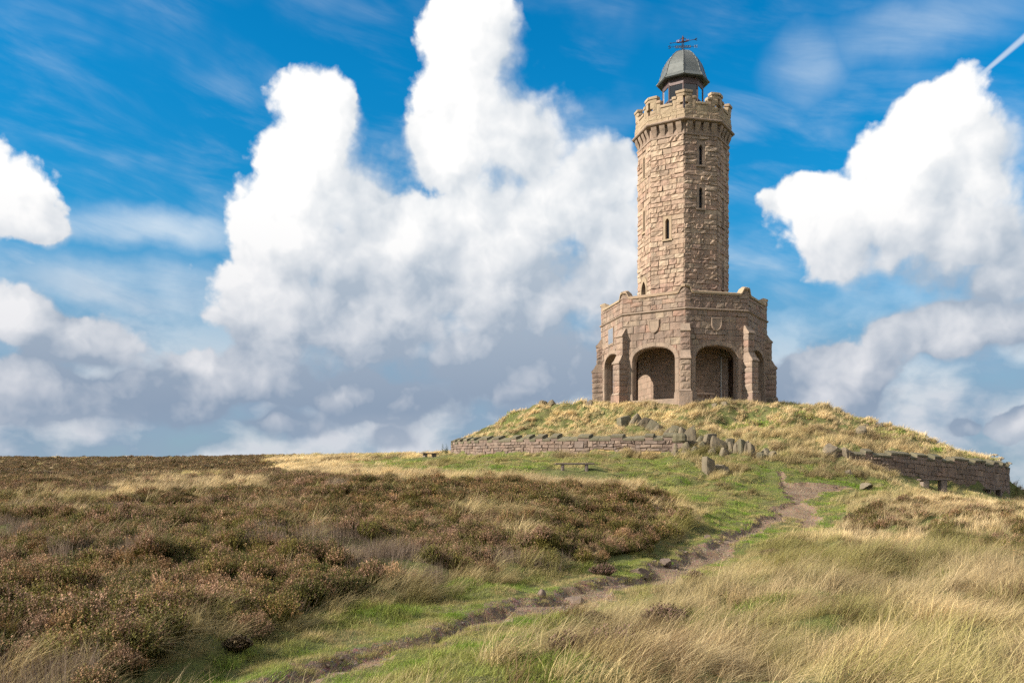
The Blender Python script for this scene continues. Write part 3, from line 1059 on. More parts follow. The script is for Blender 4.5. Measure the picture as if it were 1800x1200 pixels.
def VP(u, z, d=0.0):
    n_ = Vector((math.cos(A0), math.sin(A0), 0))
    p = vx * u + n_ * d
    return (p.x, p.y, z)


mb = MB(); mb.tube(VP(0, 25.2), VP(0, 26.1), 0.028); mb.obj('pole', M['iron'], vane)
mb = MB()
for s in (-1, 1):
    for d in (-0.09, 0.09):
        mb.tube(VP(s * 0.26, 25.22, d), VP(s * 0.03, 25.5, d), 0.014, n=5)
        mb.tube(VP(s * 0.05, 25.26, d), VP(s * 0.16, 25.36, d), 0.012, n=5)
mb.obj('stay', M['iron'], vane)
mb = MB(); mb.tube(VP(-0.86, 25.66), VP(0.84, 25.58), 0.017, n=6); mb.obj('cardinal_arm', M['iron'], vane)
mb = MB(); mb.tube(VP(0, 25.62, -0.7), VP(0, 25.62, 0.7), 0.017, n=6); mb.obj('cardinal_arm', M['iron'], vane)
mb = MB()   # openwork band round the arms
for j in range(2):
    z = 25.535 + 0.16 * j
    mb.tube(VP(-0.56, z + 0.02), VP(0.56, z - 0.03), 0.018, n=5)
for i in range(15):
    u = -0.54 + 1.08 * i / 14
    mb.tube(VP(u, 25.55 - .03 * u), VP(u + (0.05 if i % 2 else -0.02), 25.69 - .03 * u), 0.016 + 0.006 * (i % 3), n=5)
    if i % 3 == 0:
        mb.tube(VP(u, 25.62 - .03 * u), VP(u + 0.09, 25.62 - .03 * u), 0.02, n=5)
mb.obj('openwork_band', M['iron'], vane)


def letter(strokes, u0, z0, sc, name='cardinal_letter'):
    mb = MB()
    for a, b in strokes:
        mb.tube(VP(u0 + a[0] * sc, z0 + a[1] * sc), VP(u0 + b[0] * sc, z0 + b[1] * sc), 0.022, n=5)
    mb.obj(name, M['iron'], vane)


Sx = [((.8, .85), (.4, 1)), ((.4, 1), (.05, .8)), ((.05, .8), (.2, .55)), ((.2, .55), (.7, .45)), ((.7, .45), (.85, .2)), ((.85, .2), (.45, 0)), ((.45, 0), (0, .15))]
Nx = [((0, 0), (0, 1)), ((0, 1), (.75, 0)), ((.75, 0), (.75, 1))]
letter(Sx, -1.02, 25.56, 0.20); letter(Nx, 0.84, 25.48, 0.20)
mb = MB(); mb.tube(VP(-0.84, 25.93), VP(0.86, 26.07), 0.018, n=6)
for i in range(8):   # thick waist of the arrow
    u = -0.42 + 0.84 * i / 8
    mb.tube(VP(u, 25.965 + u * .082), VP(u + .105, 25.965 + (u + .105) * .082), 0.03 + 0.02 * math.sin(math.pi * (i + .5) / 8), n=6)
mb.obj('arrow_shaft', M['gold'], vane)
mb = MB(); mb.tube(VP(-0.95, 25.92), VP(-0.82, 25.935), 0.003, 0.045, n=6); mb.obj('arrow_head', M['iron'], vane)
mb = MB()
mb.tube(VP(0.82, 26.065), VP(1.0, 26.16), 0.025, 0.03, n=6); mb.tube(VP(0.82, 26.065), VP(1.0, 26.0), 0.025, 0.03, n=6); mb.obj('arrow_tail', M['iron'], vane)
mb = MB()   # scrolled crest over the arrow
for i in range(9):
    t0, t1 = math.pi * i / 9, math.pi * (i + 1) / 9
    mb.tube(VP(-.26 * math.cos(t0), 26.02 + .21 * math.sin(t0)), VP(-.26 * math.cos(t1), 26.02 + .21 * math.sin(t1)), 0.022, n=5)
for u in (-.42, -.30, .30, .42):
    mb.tube(VP(u, 25.98 + u * .08), VP(u * .92, 26.14), 0.018, n=5)
mb.tube(VP(0, 26.0), VP(0, 26.26), 0.09, 0.06, n=8); mb.tube(VP(0, 26.26), VP(0, 26.4), 0.045, 0.035, n=8)
mb.tube(VP(-.08, 26.27), VP(.08, 26.27), 0.02, n=5)
mb.obj('crest', M['gold'], vane)
mb = MB()
for s in (-1, 1):
    mb.tube(VP(s * .02, 25.72), VP(s * .10, 25.82), 0.018, n=5); mb.tube(VP(s * .10, 25.82), VP(s * .03, 25.95), 0.018, n=5)
mb.obj('scroll', M['iron'], vane)

# ---- arcaded lower stage
R_LO, TH = 5.81, 0.62
AR_A, AR_S, AR_R = 1.48, 2.62, 0.86       # half width, springing, rise of the arches


def arch_z(u, e=0.0):
    a = AR_A + e
    s = min(1.0, abs(u) / a)
    return AR_S + (AR_R + e) * (0.86 * math.sqrt(max(0.0, 1 - s ** 3.2)) + 0.14 * (1 - s))


def arch_u(z, e=0.0):
    if z <= AR_S: return AR_A + e
    if z >= arch_z(0, e): return 0.0
    lo, hi = 0.0, AR_A + e
    for _ in range(40):
        mid = (lo + hi) / 2
        if arch_z(mid, e) > z: lo = mid
        else: hi = mid
    return lo


def arch_pts(e=0.0, zb=-0.3, n=14):
    pts = [(-(AR_A + e), zb), (-(AR_A + e), AR_S * 0.5)]
    for i in range(n + 1):
        t = math.pi * i / n
        u = -(AR_A + e) * math.cos(t)
        pts.append((u, arch_z(u, e)))
    return pts + [((AR_A + e), AR_S * 0.5), ((AR_A + e), zb)]


Z_MOULD = 5.84
Z_PL, Z_PH = 6.80, 7.22                   # parapet: low middle, raised corners


def par_top(u):
    w = R_LO * S22
    t = max(0.0, min(1.0, (abs(u) - (w - 0.52)) / 0.30))
    return Z_PL + (Z_PH - Z_PL) * t * t * (3 - 2 * t)


def cut_arch(p, q, za, zb):
    E_ = 0.30
    top = arch_z(0, E_)
    if za >= top - 0.01: return [(p, q)]
    ua, ub = arch_u(za, E_), arch_u(zb, E_)
    g = .007
    if ua - ub < .12:
        return [(p, -ua, p, -ub), (ua, q, ub, q)]
    out = [(p, -ua), (ua, q)]
    n = max(1, math.ceil((ua - ub) / .5))
    for i in range(n):
        a_, b_ = ua + (ub - ua) * i / n, ua + (ub - ua) * (i + 1) / n
        za_, zb_ = min(zb - .004, max(za, arch_z(a_, E_))), min(zb - .004, arch_z(b_, E_))
        out.append(((-a_ + g, za_), (-b_ - g, zb_), (-b_ - g, zb), (-a_ + g, zb)))
        out.append(((b_ + g, zb_), (a_ - g, za_), (a_ - g, zb), (b_ + g, zb)))
    if ub < .02 and zb > top:
        pass
    return out


for k in range(-4, 4):
    T = face_T(k, R_LO - 0.02)
    Ti = face_T(k, R_LO - TH)
    w, wi = (R_LO - 0.02) * S22, (R_LO - TH) * S22
    mb = MB()
    ap = arch_pts()
    # outer and inner faces
    for TT, ww in ((T, w), (Ti, wi)):
        zt = Z_MOULD
        mb.add([TT(-ww, -1.0), TT(-AR_A, -1.0), TT(-AR_A, zt), TT(-ww, zt)], [(0, 1, 2, 3)])
        mb.add([TT(AR_A, -1.0), TT(ww, -1.0), TT(ww, zt), TT(AR_A, zt)], [(0, 1, 2, 3)])
        for (u0, z0), (u1, z1) in zip(ap, ap[1:]):
            if u1 - u0 > 1e-6:
                mb.add([TT(u0, z0), TT(u1, z1), TT(u1, zt), TT(u0, zt)], [(0, 1, 2, 3)])
    for (u0, z0), (u1, z1) in zip(ap, ap[1:]):
        mb.add([T(u0, z0, .02), T(u1, z1, .02), Ti(u1, z1), Ti(u0, z0)], [(0, 1, 2, 3)])
    # parapet skin
    us = np.linspace(-w, w, 25)
    for u0, u1 in zip(us, us[1:]):
        mb.add([T(u0, Z_MOULD), T(u1, Z_MOULD), T(u1, par_top(u1)), T(u0, par_top(u0))], [(0, 1, 2, 3)])
        f = (R_LO - .42) / R_LO
        mb.add([T(u0 * f, Z_MOULD, -.4), T(u1 * f, Z_MOULD, -.4), T(u1 * f, par_top(u1), -.4), T(u0 * f, par_top(u0), -.4)], [(0, 1, 2, 3)])
    aw = mb.obj('arcade_wall', M['mortar'], tower)
    if k not in VIS:
        aw.data.materials[0] = M['low']
    TF = face_T(k, R_LO)
    # coping of the parapet, swept along its rise to the corners
    us = np.concatenate([np.linspace(-R_LO * S22, -R_LO * S22 + .9, 11), np.linspace(-R_LO * S22 + .9, R_LO * S22 - .9, 7)[1:-1], np.linspace(R_LO * S22 - .9, R_LO * S22, 11)])
    cv = []
    for u in us:
        zt = par_top(u); f = (R_LO - .45) / R_LO
        cv += [TF(u, zt - .02, .0), TF(u, zt + .02, .085), TF(u, zt + .15, .095), TF(u * (R_LO - .2) / R_LO, zt + .25, -.16), TF(u * f, zt + .14, -.45), TF(u * f, zt - .02, -.45)]
    cf = [(i * 6 + j, (i + 1) * 6 + j, (i + 1) * 6 + (j + 1) % 6, i * 6 + (j + 1) % 6) for i in range(len(us) - 1) for j in range(6)]
    cf += [tuple(range(6)), tuple((len(us) - 1) * 6 + j for j in range(6))[::-1]]
    mobj('parapet_coping', cv, cf, M['cope'], tower)
    if k not in VIS:
        continue
    # coursed stone
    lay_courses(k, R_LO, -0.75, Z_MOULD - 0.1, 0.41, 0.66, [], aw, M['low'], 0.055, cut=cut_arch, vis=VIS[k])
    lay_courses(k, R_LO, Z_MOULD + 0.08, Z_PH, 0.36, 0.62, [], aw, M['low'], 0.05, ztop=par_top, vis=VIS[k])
    # arch stones: jambs then voussoirs
    E_ = 0.30
    ni = 22
    def ring_pt(s, e):
        """s 0..1 along the arch line, e offset outwards"""
        t = math.pi * s
        u0 = -AR_A * math.cos(t); zz = arch_z(u0)
        h = 0.02
        ua, ub = -AR_A * math.cos(max(0.0, t - h)), -AR_A * math.cos(min(math.pi, t + h))
        dx, dz = ub - ua, arch_z(ub) - arch_z(ua)
        L = math.hypot(dx, dz)
        return (u0 - dz / L * e, zz + dx / L * e)
    # equal lengths along the curve
    dense = [ring_pt(i / 400, 0) for i in range(401)]
    acc = [0]
    for p, q in zip(dense, dense[1:]): acc.append(acc[-1] + math.hypot(q[0] - p[0], q[1] - p[1]))
    nv = 13
    cuts = [min(range(401), key=lambda i: abs(acc[i] - acc[-1] * j / nv)) / 400 for j in range(nv + 1)]
    for j in range(nv):
        s0, s1 = cuts[j] + .001, cuts[j + 1] - .001
        sm = (s0 + s1) / 2
        inn = [ring_pt(s, 0.05) for s in (s0, sm, s1)]; inr = [ring_pt(s, -0.012) for s in (s0, sm, s1)]; out = [ring_pt(s, E_) for s in (s0, sm, s1)]
        d = 0.028 + trnd.uniform(-.006, .006)
        vs = [TF(u, z, d) for u, z in out] + [TF(u, z, d) for u, z in inn] + [TF(u, z, -.10) for u, z in inr] + [TF(u, z, -.5) for u, z in inr] + [TF(u, z, -.05) for u, z in out]
        fs = []
        for r in range(4):
            for i in range(2):
                fs.append((r * 3 + i, r * 3 + i + 1, r * 3 + 4 + i, r * 3 + 3 + i)[::-1])
        for i in range(2):
            fs.append((12 + i, i, i + 1, 13 + i)[::-1])
        fs += [(0, 3, 6, 9, 12), (2, 14, 11, 8, 5)]
        mobj('voussoir', vs, fs, M['dress'], aw)
    for s in (-1, 1):
        zs = [-0.7, 0.5, 1.05, 1.6, 2.05, AR_S - .004]
        for a, b in zip(zs, zs[1:]):
            x0, x1 = (AR_A + .05, AR_A + E_) if s > 0 else (-AR_A - E_, -AR_A - .05)
            mb = MB()
            prof = [(AR_A + E_, -.06), (AR_A + E_, .026), (AR_A + .06, .026), (AR_A - .012, -.10), (AR_A - .012, -.5)]
            n = len(prof); vs = []
            for z in (a + .006, b - .006):
                vs += [TF(s * u, z, d) for u, d in prof]
            fs = [(i, i + 1, n + i + 1, n + i) if s > 0 else (i, n + i, n + i + 1, i + 1) for i in range(n - 1)] + [tuple(range(n)), tuple(range(n, 2 * n))[::-1]]
            mobj('jamb_stone', vs, fs, M['dress'], aw)
        mb = MB()
        lo, hi = (AR_A - .03, -.50, -.9), (AR_A + E_ + .06, .10, .42)
        mb.add(*rock_box(lo, hi, trnd, .012, 3, lambda u, d, z: TF(s * u, z, d * (1 - .25 * max(0, z - .1))), .05)); mb.obj('jamb_plinth', M['dress'], aw)

# string course
vs, fs = oct_ring([(R_LO - .03, 5.68), (R_LO + .05, 5.74), (R_LO + .13, 5.80), (R_LO + .12, 5.86), (R_LO - .03, 5.93)], OCT)
mobj('string_course', vs, fs, M['dress'], tower)
# slab over the ambulatory, floor, core wall
mb = MB()
vs, fs = oct_ring([(R_LO - TH + .02, 3.72), (3.0, 3.72)], OCT); mb.add(vs, fs)
vs, fs = oct_ring([(R_LO - .40, 6.25), (3.0, 6.32)], OCT); mb.add(vs, fs)
mb.obj('roof_slab', M['ashlar'], tower)
vs, fs = oct_ring([(R_LO + .10, -1.4), (R_LO + .10, -.06), (R_LO + .07, -.02), (0.2, 0.0)], OCT)
mobj('floor_slab', vs, fs, M['dress'], tower)
core = bpy.data.objects.new('core_wall', None); COL.objects.link(core); core.parent = tower
vs, fs = oct_ring([(R_SH - .02, -.05), (R_SH - .02, 4.0)], OCT); mobj('core_backing', vs, fs, M['mortar'], core)
for k in (-2, -1, 0, 1):
    lay_courses(k, R_SH, 0.0, 3.72, 0.37, 0.7, [], core, M['ashlar'], 0.012, vis=0.25)
mb = MB(); Tp = face_T(1, R_SH); mb.tube(Tp(-.62, 0, .09), Tp(-.62, 3.2, .09), 0.045); mb.obj('drainpipe', M['pipe'], tower)

# buttresses
for j in range(8):
    a = OCT[j]
    n_ = Vector((math.cos(a), math.sin(a), 0)); t_ = Vector((-math.sin(a), math.cos(a), 0))

    def BT(u, d, z):
        p = n_ * (R_LO + d) + t_ * u
        return (p.x, p.y, z)
    bt = bpy.data.objects.new('buttress', None); COL.objects.link(bt); bt.parent = tower
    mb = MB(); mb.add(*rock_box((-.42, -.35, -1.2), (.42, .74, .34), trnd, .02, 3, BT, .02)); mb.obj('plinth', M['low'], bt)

    def wedge(w0, w1, d0, z0, d1, z1, zb, name, mat):
        """sloping weathering from (d0, z0) outside up to (d1, z1) at the wall, with a lip"""
        mid = (d0 * .55 + d1 * .45, z0 + (z1 - z0) * .34)
        prof = [(-.35, zb), (d0 - .05, zb), (d0, zb + .03), (d0, z0), mid, (d1, z1), (-.35, z1)]
        n = len(prof); vs = []
        for s in (-1, 1):
            vs += [BT(s * (w0 if i in (1, 2, 3) else w1), d, z) for i, (d, z) in enumerate(prof)]
        fs = [tuple(range(n)), tuple(range(n, 2 * n))[::-1]] + [(i, n + i, n + (i + 1) % n, (i + 1) % n) for i in range(n)]
        mobj(name, vs, fs, mat, bt)
    wedge(.42, .33, .74, .36, .66, .50, .345, 'plinth_slope', M['dress'])
    zs = [.505, .98, 1.30, 1.72, 2.06, 2.42]
    for q, (za, zb) in enumerate(zip(zs, zs[1:])):
        if q % 2 and j in (0, 1, 7, 6, 2):
            sp = trnd.uniform(-.08, .08)
            for u0, u1 in ((-.32, sp - .005), (sp + .005, .32)):
                mb = MB(); mb.add(*rock_box((u0, -.35, za + .006), (u1, .62, zb - .006), trnd, .045, 3, BT, .012)); mb.obj('block', M['low'], bt)
        else:
            mb = MB(); mb.add(*rock_box((-.32, -.35, za + .006), (.32, .62, zb - .006), trnd, .045, 4, BT, .012)); mb.obj('block', M['low'], bt)
    wedge(.355, .31, .69, 2.54, .33, 3.06, 2.425, 'weathering', M['dress'])
    zs = [3.065, 3.42, 3.86, 4.26]
    for za, zb in zip(zs, zs[1:]):
        mb = MB(); mb.add(*rock_box((-.30, -.35, za + .006), (.30, .31, zb - .006), trnd, .04, 4, BT, .012)); mb.obj('block', M['low'], bt)
    wedge(.335, .29, .38, 4.37, .015, 4.85, 4.265, 'weathering', M['dress'])

# carved shields and slate plaque
for k, du in ((-1, 0.05), (0, -0.05)):
    T = face_T(k, R_LO)
    half = [(0, 4.38), (.17, 4.46), (.30, 4.60), (.37, 4.80), (.37, 5.28), (0, 5.28)]
    outl = half + [(-u, z) for u, z in half[-2:0:-1]]
    n = len(outl)
    cz = 4.9
    vs = [T(u + du, z, .0) for u, z in outl] + [T(u + du, z, .11) for u, z in outl] + [T(u * .86 + du, cz + (z - cz) * .86, .125) for u, z in outl] + [T(u * .8 + du, cz + (z - cz) * .8, .10) for u, z in outl]
    fs = [(r * n + i, r * n + (i + 1) % n, (r + 1) * n + (i + 1) % n, (r + 1) * n + i) for r in range(3) for i in range(n)] + [tuple(range(3 * n, 4 * n))]
    mobj('carved_shield', vs, fs, M['dress'], tower)
T = face_T(-2, R_LO)
mb = MB(); mb.add(*rock_box((-.55, -.02, 4.15), (.55, .075, 5.35), trnd, 0, 1, lambda u, d, z: T(u, z, d), 0)); pq = mb.obj('plaque_frame', M['dress'], tower)
mb = MB(); mb.add(*rock_box((-.46, .02, 4.24), (.46, .085, 5.26), trnd, 0, 1, lambda u, d, z: T(u, z, d), 0)); mb.obj('plaque', M['plaque'], pq)

# the 300 stones that show largest are parts of their own, the rest is one part
stone_jobs.sort(key=lambda s: -s[4])
for (par_, mat, vs, fs, _) in stone_jobs[:300]:
    mobj('stone', vs, fs, mat, par_)
rest = {}
for (par_, mat, vs, fs, _) in stone_jobs[300:]:
    rest.setdefault(mat.name, MB()).add(vs, fs)
mbs = MB(); mats = []; mi = []
for nm, mb in rest.items():
    k = len(mbs.f); mbs.add(mb.v, mb.f); mats.append(bpy.data.materials[nm]); mi += [len(mats) - 1] * (len(mbs.f) - k)
mo = mobj('remaining_masonry', mbs.v, mbs.f, None, tower)
for mt in mats: mo.data.materials.append(mt)
mo.data.polygons.foreach_set('material_index', mi)
tag(mo, kind='stuff')

# stone seat inside the arcade
T = face_T(0, R_SH)
c = T(-0.15, 0, .55)
sb = thing('stone_bench', 'low stone seat against the inner wall behind the right front arch', 'bench', (TC.x + c[0], TC.y + c[1], FLOOR), A0 + R_(22.5) + R_(90))
mb = MB(); mb.add(*rock_box((-.85, -.2, .42), (.85, .2, .54), trnd, .008, 3)); mb.obj('seat', M['dress'], sb)
for s in (-.62, .62):
    mb = MB(); mb.add(*rock_box((s - .12, -.16, 0), (s + .12, .16, .415), trnd, .01, 3)); mb.obj('leg', M['dress'], sb)


# ------------------------------------------------------------------ ring wall, two surviving stretches
wrnd = random.Random(4)


def ring_T(a):
    n = Vector((math.cos(a), math.sin(a), 0)); t = Vector((-math.sin(a), math.cos(a), 0))
    p0 = Vector((WC[0] + WR * n.x, WC[1] + WR * n.y, 0))

    def T(u, z, d=0.0):
        p = p0 + n * d + t * u
        return (p.x, p.y, z)
    return T


def boundary_wall(label, a0, a1, tops, ochre=None):
    tops = np.array(tops)
    top = lambda a: float(np.interp(math.degrees(a), tops[:, 0], tops[:, 1]))
    am = (a0 + a1) / 2
    root = thing('boundary_wall', label, 'wall', (WC[0] + WR * math.cos(am), WC[1] + WR * math.sin(am), 0))
    tag(root, kind='thing')
    off = root.location.copy()
    L = (a1 - a0) * WR

    def base(a):
        return hz1(WC[0] + (WR + .55) * math.cos(a), WC[1] + (WR + .55) * math.sin(a)) - .18
    NS = int(L / .5)
    bs = [base(a0 + (a1 - a0) * i / NS) for i in range(NS + 1)]
    bfun = lambda a: float(np.interp(a, [a0 + (a1 - a0) * i / NS for i in range(NS + 1)], bs))

    def place(T):
        return lambda u, z, d=0.0: tuple(Vector(T(u, z, d)) - off)
    # core
    mb = MB(); vs = []
    for i in range(NS + 1):
        a = a0 + (a1 - a0) * i / NS
        T = place(ring_T(a))
        zt = top(a) - .42
        vs += [T(0, bs[i], -.03), T(0, zt, -.03), T(0, zt, -.42), T(0, bs[i], -.42)]
    fs = [(i * 4 + q, (i + 1) * 4 + q, (i + 1) * 4 + (q + 1) % 4, i * 4 + (q + 1) % 4) for i in range(NS) for q in range(4)] + [(0, 1, 2, 3), (NS * 4 + 3, NS * 4 + 2, NS * 4 + 1, NS * 4)]
    mb.add(vs, fs); mb.obj('wall_core', M['mortar'], root)
    # rubble stones in uneven courses
    nc = 6
    jobs = []
    fr = [0] + [(i + wrnd.uniform(-.12, .12)) / nc for i in range(1, nc)] + [1]
    taken = {ci: [] for ci in range(nc + 1)}
    for ci in range(nc):
        a = a0
        while a < a1 - .003:
            hit = [q for q in taken[ci] if q[0] <= a + 1e-6 < q[1]]
            if hit:
                a = hit[0][1]; continue
            ln = wrnd.choice((.18, .26, .34, .42, .5, .62)) * wrnd.uniform(.9, 1.1) / WR
            if a + ln > a1 - .012: ln = a1 - a
            nxt = [q[0] for q in taken[ci] if q[0] > a]
            if nxt and a + ln > min(nxt) - .006: ln = min(nxt) - a
            tall = ci < nc - 1 and ln * WR > .24 and wrnd.random() < .20 and not nxt
            if tall: taken[ci + 1].append((a, a + ln))
            T = place(ring_T(a + ln / 2))
            hw = max(.01, ln * WR / 2 - .007)
            b_, t_ = bfun(a + ln / 2), top(a + ln / 2) - .42
            dl = (bfun(a + ln) - bfun(a)) / 2; dt = (top(a + ln) - top(a)) / 2
            f0, f1 = fr[ci], fr[ci + (2 if tall else 1)]
            za = b_ + (t_ - b_) * f0 + .006; zb = b_ + (t_ - b_) * f1 - .006
            s0 = dl * (1 - f0) + dt * f0; s1 = dl * (1 - f1) + dt * f1
            j_ = lambda: wrnd.uniform(-.012, .006)
            cc = [(-hw, za - s0 - j_()), (hw, za + s0 - j_()), (hw - abs(j_()), zb + s1 + j_()), (-hw + abs(j_()), zb - s1 + j_())]
            vs, fs = quad_stone(cc, T, wrnd, wrnd.choice((.02, .05, .08)), .12, 4, 3, .025)
            deg = math.degrees(a + ln / 2)
            mt = M['wall']
            if ochre and ci < 3 and ochre[0] < deg < ochre[1] and wrnd.random() < (.62 if ci < 2 else .3): mt = M['wall_yellow']
            jobs.append((vs, fs, mt, ln * (zb - za)))
            a += ln
    jobs.sort(key=lambda q: -q[3])
    for vs, fs, mt, _ in jobs[:300]:
        mobj('stone', vs, fs, mt, root)
    if len(jobs) > 300:
        mb = MB()
        for vs, fs, mt, _ in jobs[300:]: mb.add(vs, fs)
        tag(mb.obj('small_stones', M['wall'], root), kind='stuff')
    # sloping coping slabs, alternately low and raised
    a = a0; hi = False; left = 0
    while a < a1 - .01:
        if left <= 0:
            hi = not hi
            left = wrnd.choice((1, 2)) if hi else wrnd.choice((1, 2, 2))
        ln = wrnd.uniform(.42, .72) / WR if not hi else wrnd.uniform(.42, .8) / WR
        if a + ln > a1 - .015: ln = a1 - a
        T = place(ring_T(a + ln / 2))
        hw = ln * WR / 2 - .006
        zt = top(a + ln / 2)
        sl = (top(a + ln) - top(a)) / 2
        zb = zt - (.25 if hi else .42)
        rise = .03 * wrnd.uniform(-1, 1)
        lift = 0 if hi else -.15
        prof = [(.05, zb), (.06, zb + .10), (-.34, zt + lift + rise), (-.46, zt + lift - .02 + rise), (-.46, zb - .1)]
        n = len(prof); vs = []
        for s in (-1, 0, 1):
            for d, z in prof:
                jit = wrnd.uniform(-.012, .012)
                vs.append(T(s * hw, z + s * sl + jit, d + wrnd.uniform(-.012, .012)))
        fs = [tuple(range(n)), tuple(range(2 * n, 3 * n))[::-1]] + [(r * n + i, (r + 1) * n + i, (r + 1) * n + (i + 1) % n, r * n + (i + 1) % n) for r in range(2) for i in range(n)]
        mobj('coping_stone', vs, fs, M['wall_cope'], root)
        if hi:
            mb = MB(); cc = [(-hw, zt - .425 - sl), (hw, zt - .425 + sl), (hw, zb - .008 + sl), (-hw, zb - .008 - sl)]
            vs, fs = quad_stone(cc, T, wrnd, .03, .4, 3, 3, .02); mobj('stone', vs, fs, M['wall'], root)
        a += ln; left -= 1
    return root


boundary_wall('long low drystone wall with mossy stepped coping below the left of the mound', R_(-186), R_(-108.3), [(-186, 5.35), (-176, 5.27), (-140, 4.93), (-120, 4.76), (-108, 4.70)], (-128, -109))
boundary_wall('dark shaded drystone wall with notched coping running downhill at the right', R_(-83.5), R_(-28.5), [(-83.5, 3.92), (-70.8, 3.74), (-55.5, 3.50), (-28.5, 3.36)])
# big block closing the left wall
T = ring_T(R_(-107.6))
c = T(0, 0, -.1)
e = thing('corner_block', 'large pale square block at the broken end of the left wall', 'stone', (c[0], c[1], 3.4), R_(-107.6) + R_(90))
mb = MB(); mb.add(*rock_box((-.36, -.26, -.1), (.36, .26, .72), wrnd, .05, 4, None, .06)); mb.obj('block', M['wall'], e)
mb = MB(); mb.add(*rock_box((-.33, -.24, .74), (.33, .26, 1.22), wrnd, .05, 4, None, .08)); mb.obj('block', M['wall_cope'], e)


# ------------------------------------------------------------------ benches
CLEAR = []      # trampled, short grass round the seats


def bench(name, label, px, py, d, length, height, rz, leg_mat, leg_w=.14, leg_x=.62, thick=.07, width=.36):
    x, y, z = WP(px, py, d)
    g = hz1(x, y)
    z = g
    CLEAR.append((x, y, 1.9)); CLEAR.append((x * (1 - 2.2 / d), y - 2.2, 2.2))
    o = thing(name, label, 'bench', (x, y, z - .03), rz)
    mb = MB(); mb.add(*rock_box((-length / 2, -width / 2, height - thick), (length / 2, width / 2, height), wrnd, .004, 4, None, .012)); mb.obj('seat', M['wood'], o)
    for s in (-1, 1):
        mb = MB(); mb.add(*rock_box((s * length / 2 * leg_x - leg_w / 2, -width * .42, -.2), (s * length / 2 * leg_x + leg_w / 2, width * .42, height - thick - .003), wrnd, .012, 3, None, .015)); mb.obj('leg', leg_mat, o)
    return o


bench('bench', 'dark plank bench on two legs standing on the green grass before the left wall', 1010, 827, 42, 1.78, .45, R_(2), M['wood'])
bench('bench', 'small far bench silhouetted on the skyline just left of the long wall', 755, 808, 61, 1.3, .42, R_(38), M['seatstone'], .2, .55)
bench('bench', 'plank bench on thick stone legs against the middle of the right wall', 1641, 851, 47, 1.75, .58, R_(14), M['seatstone'], .36, .62, .07, .34)
bench('bench', 'low bench half sunk in grass at the far end of the right wall', 1746, 866, 50.6, 1.5, .34, R_(32), M['wood'], .14, .7)


# ------------------------------------------------------------------ rocks
def rock_mesh(sx, sy, sz, seed, sub=3, flat=0.25):
    bm = bmesh.new()
    bmesh.ops.create_icosphere(bm, subdivisions=sub, radius=1.0)
    r = random.Random(seed)
    planes = [(Vector((r.gauss(0, 1), r.gauss(0, 1), r.gauss(0, 1))).normalized(), r.uniform(.42, .75)) for _ in range(10)]
    for v in bm.verts:
        p = v.co.copy()
        for nn, dd in planes:
            e = p.dot(nn) - dd
            if e > 0: p -= nn * e
        p += p.normalized() * r.uniform(-.05, .05)
        v.co = Vector((p.x * sx, p.y * sy, p.z * sz))
    bm.verts.index_update()
    vs = [v.co[:] for v in bm.verts]; fs = [tuple(x.index for x in f.verts) for f in bm.faces]
    bm.free()
    return vs, fs


def rock(label, px, py, d, w, h, seed, dep=None, mat='rock', sink=.25, tilt=0.0, name='rock', group=None):
    """w, h in metres as seen; py is where it meets the ground"""
    x, y, _ = WP(px, py, d)
    vs, fs = rock_mesh(w * .62, (dep or w) * .62, h * (.62 + sink), seed)
    o = mobj(name, vs, fs, M[mat])
    o.location = (x, y, hz1(x, y) + h * (.38 - sink * .4))
    o.rotation_euler = (0, tilt, random.Random(seed).uniform(0, 6))
    return tag(o, label, 'rock', group)


# leaning standing stone: tapered block
sx_, sy_, _ = WP(1246, 833, 43)
ss = mobj('standing_stone', *rock_box((-.27, -.2, -.3), (.27, .2, .86), wrnd, .05, 5, lambda x, y, z: (x * (1 - .16 * max(0, z)), y, z - max(0, z - .3) * .38 * (x / .54 + .5)), .02), M['rock'])
ss.location = (sx_, sy_, hz1(sx_, sy_)); ss.rotation_euler = (0, R_(-3), R_(28)); tag(ss, 'upright squared stone post standing in the grass below the tower', 'stone')
rock('slanting boulder just right of the upright stone post', 1268, 831, 43.4, .62, .55, 31)
rock('small boulder behind the upright stone post, nearer the tower', 1241, 808, 45, .4, .22, 32)
rock('large dark outcrop on the left crest of the mound', 953, 724, 64, .95, .55, 33)
rock('smaller stone on the left crest beside the outcrop', 971, 724, 63.6, .6, .42, 34)
rock('boulder on the bank just left of the tower foot', 1036, 723, 61.5, .6, .4, 35)
rock('rounded stone in the grass straight below the front buttress', 1256, 716, 57.0, .42, .24, 36)
rock('low boulder in the grass before the right front arch', 1274, 719, 56.6, .5, .24, 37)
rock('stone at the right foot of the tower', 1352, 708, 61.2, .5, .45, 38)
rock('dark stone lying on the skyline of the right mound', 1546, 757, 57.2, .75, .36, 39)
rock('small dark stone left of the skyline stone on the right mound', 1522, 760, 57, .42, .34, 40)
rock('stone in pale grass above the start of the right wall', 1517, 779, 52, .65, .4, 41)
rock('dark rubble heap where the right wall begins', 1466, 800, 47.2, 1.5, .62, 42, .8)
rock('second rubble stone beside the heap at the start of the right wall', 1488, 806, 46.9, .8, .5, 43)
rock('stone in the grass below the start of the right wall', 1491, 826, 44, .45, .28, 44)
rock('brown boulder beside the path junction, below the right wall', 1520, 838, 42.5, .75, .30, 45)
rock('stone in the grass right of the leaning slabs', 1349, 795, 46.3, .62, .5, 46)
rock('small stone at the foot of the leaning slabs', 1359, 800, 46, .4, .35, 47)
rock('squat block in front of the broken end of the left wall', 1203, 795, 46.6, .55, .42, 48)
rock('stone beside the squat block at the broken wall end', 1189, 796, 46.9, .35, .34, 49)
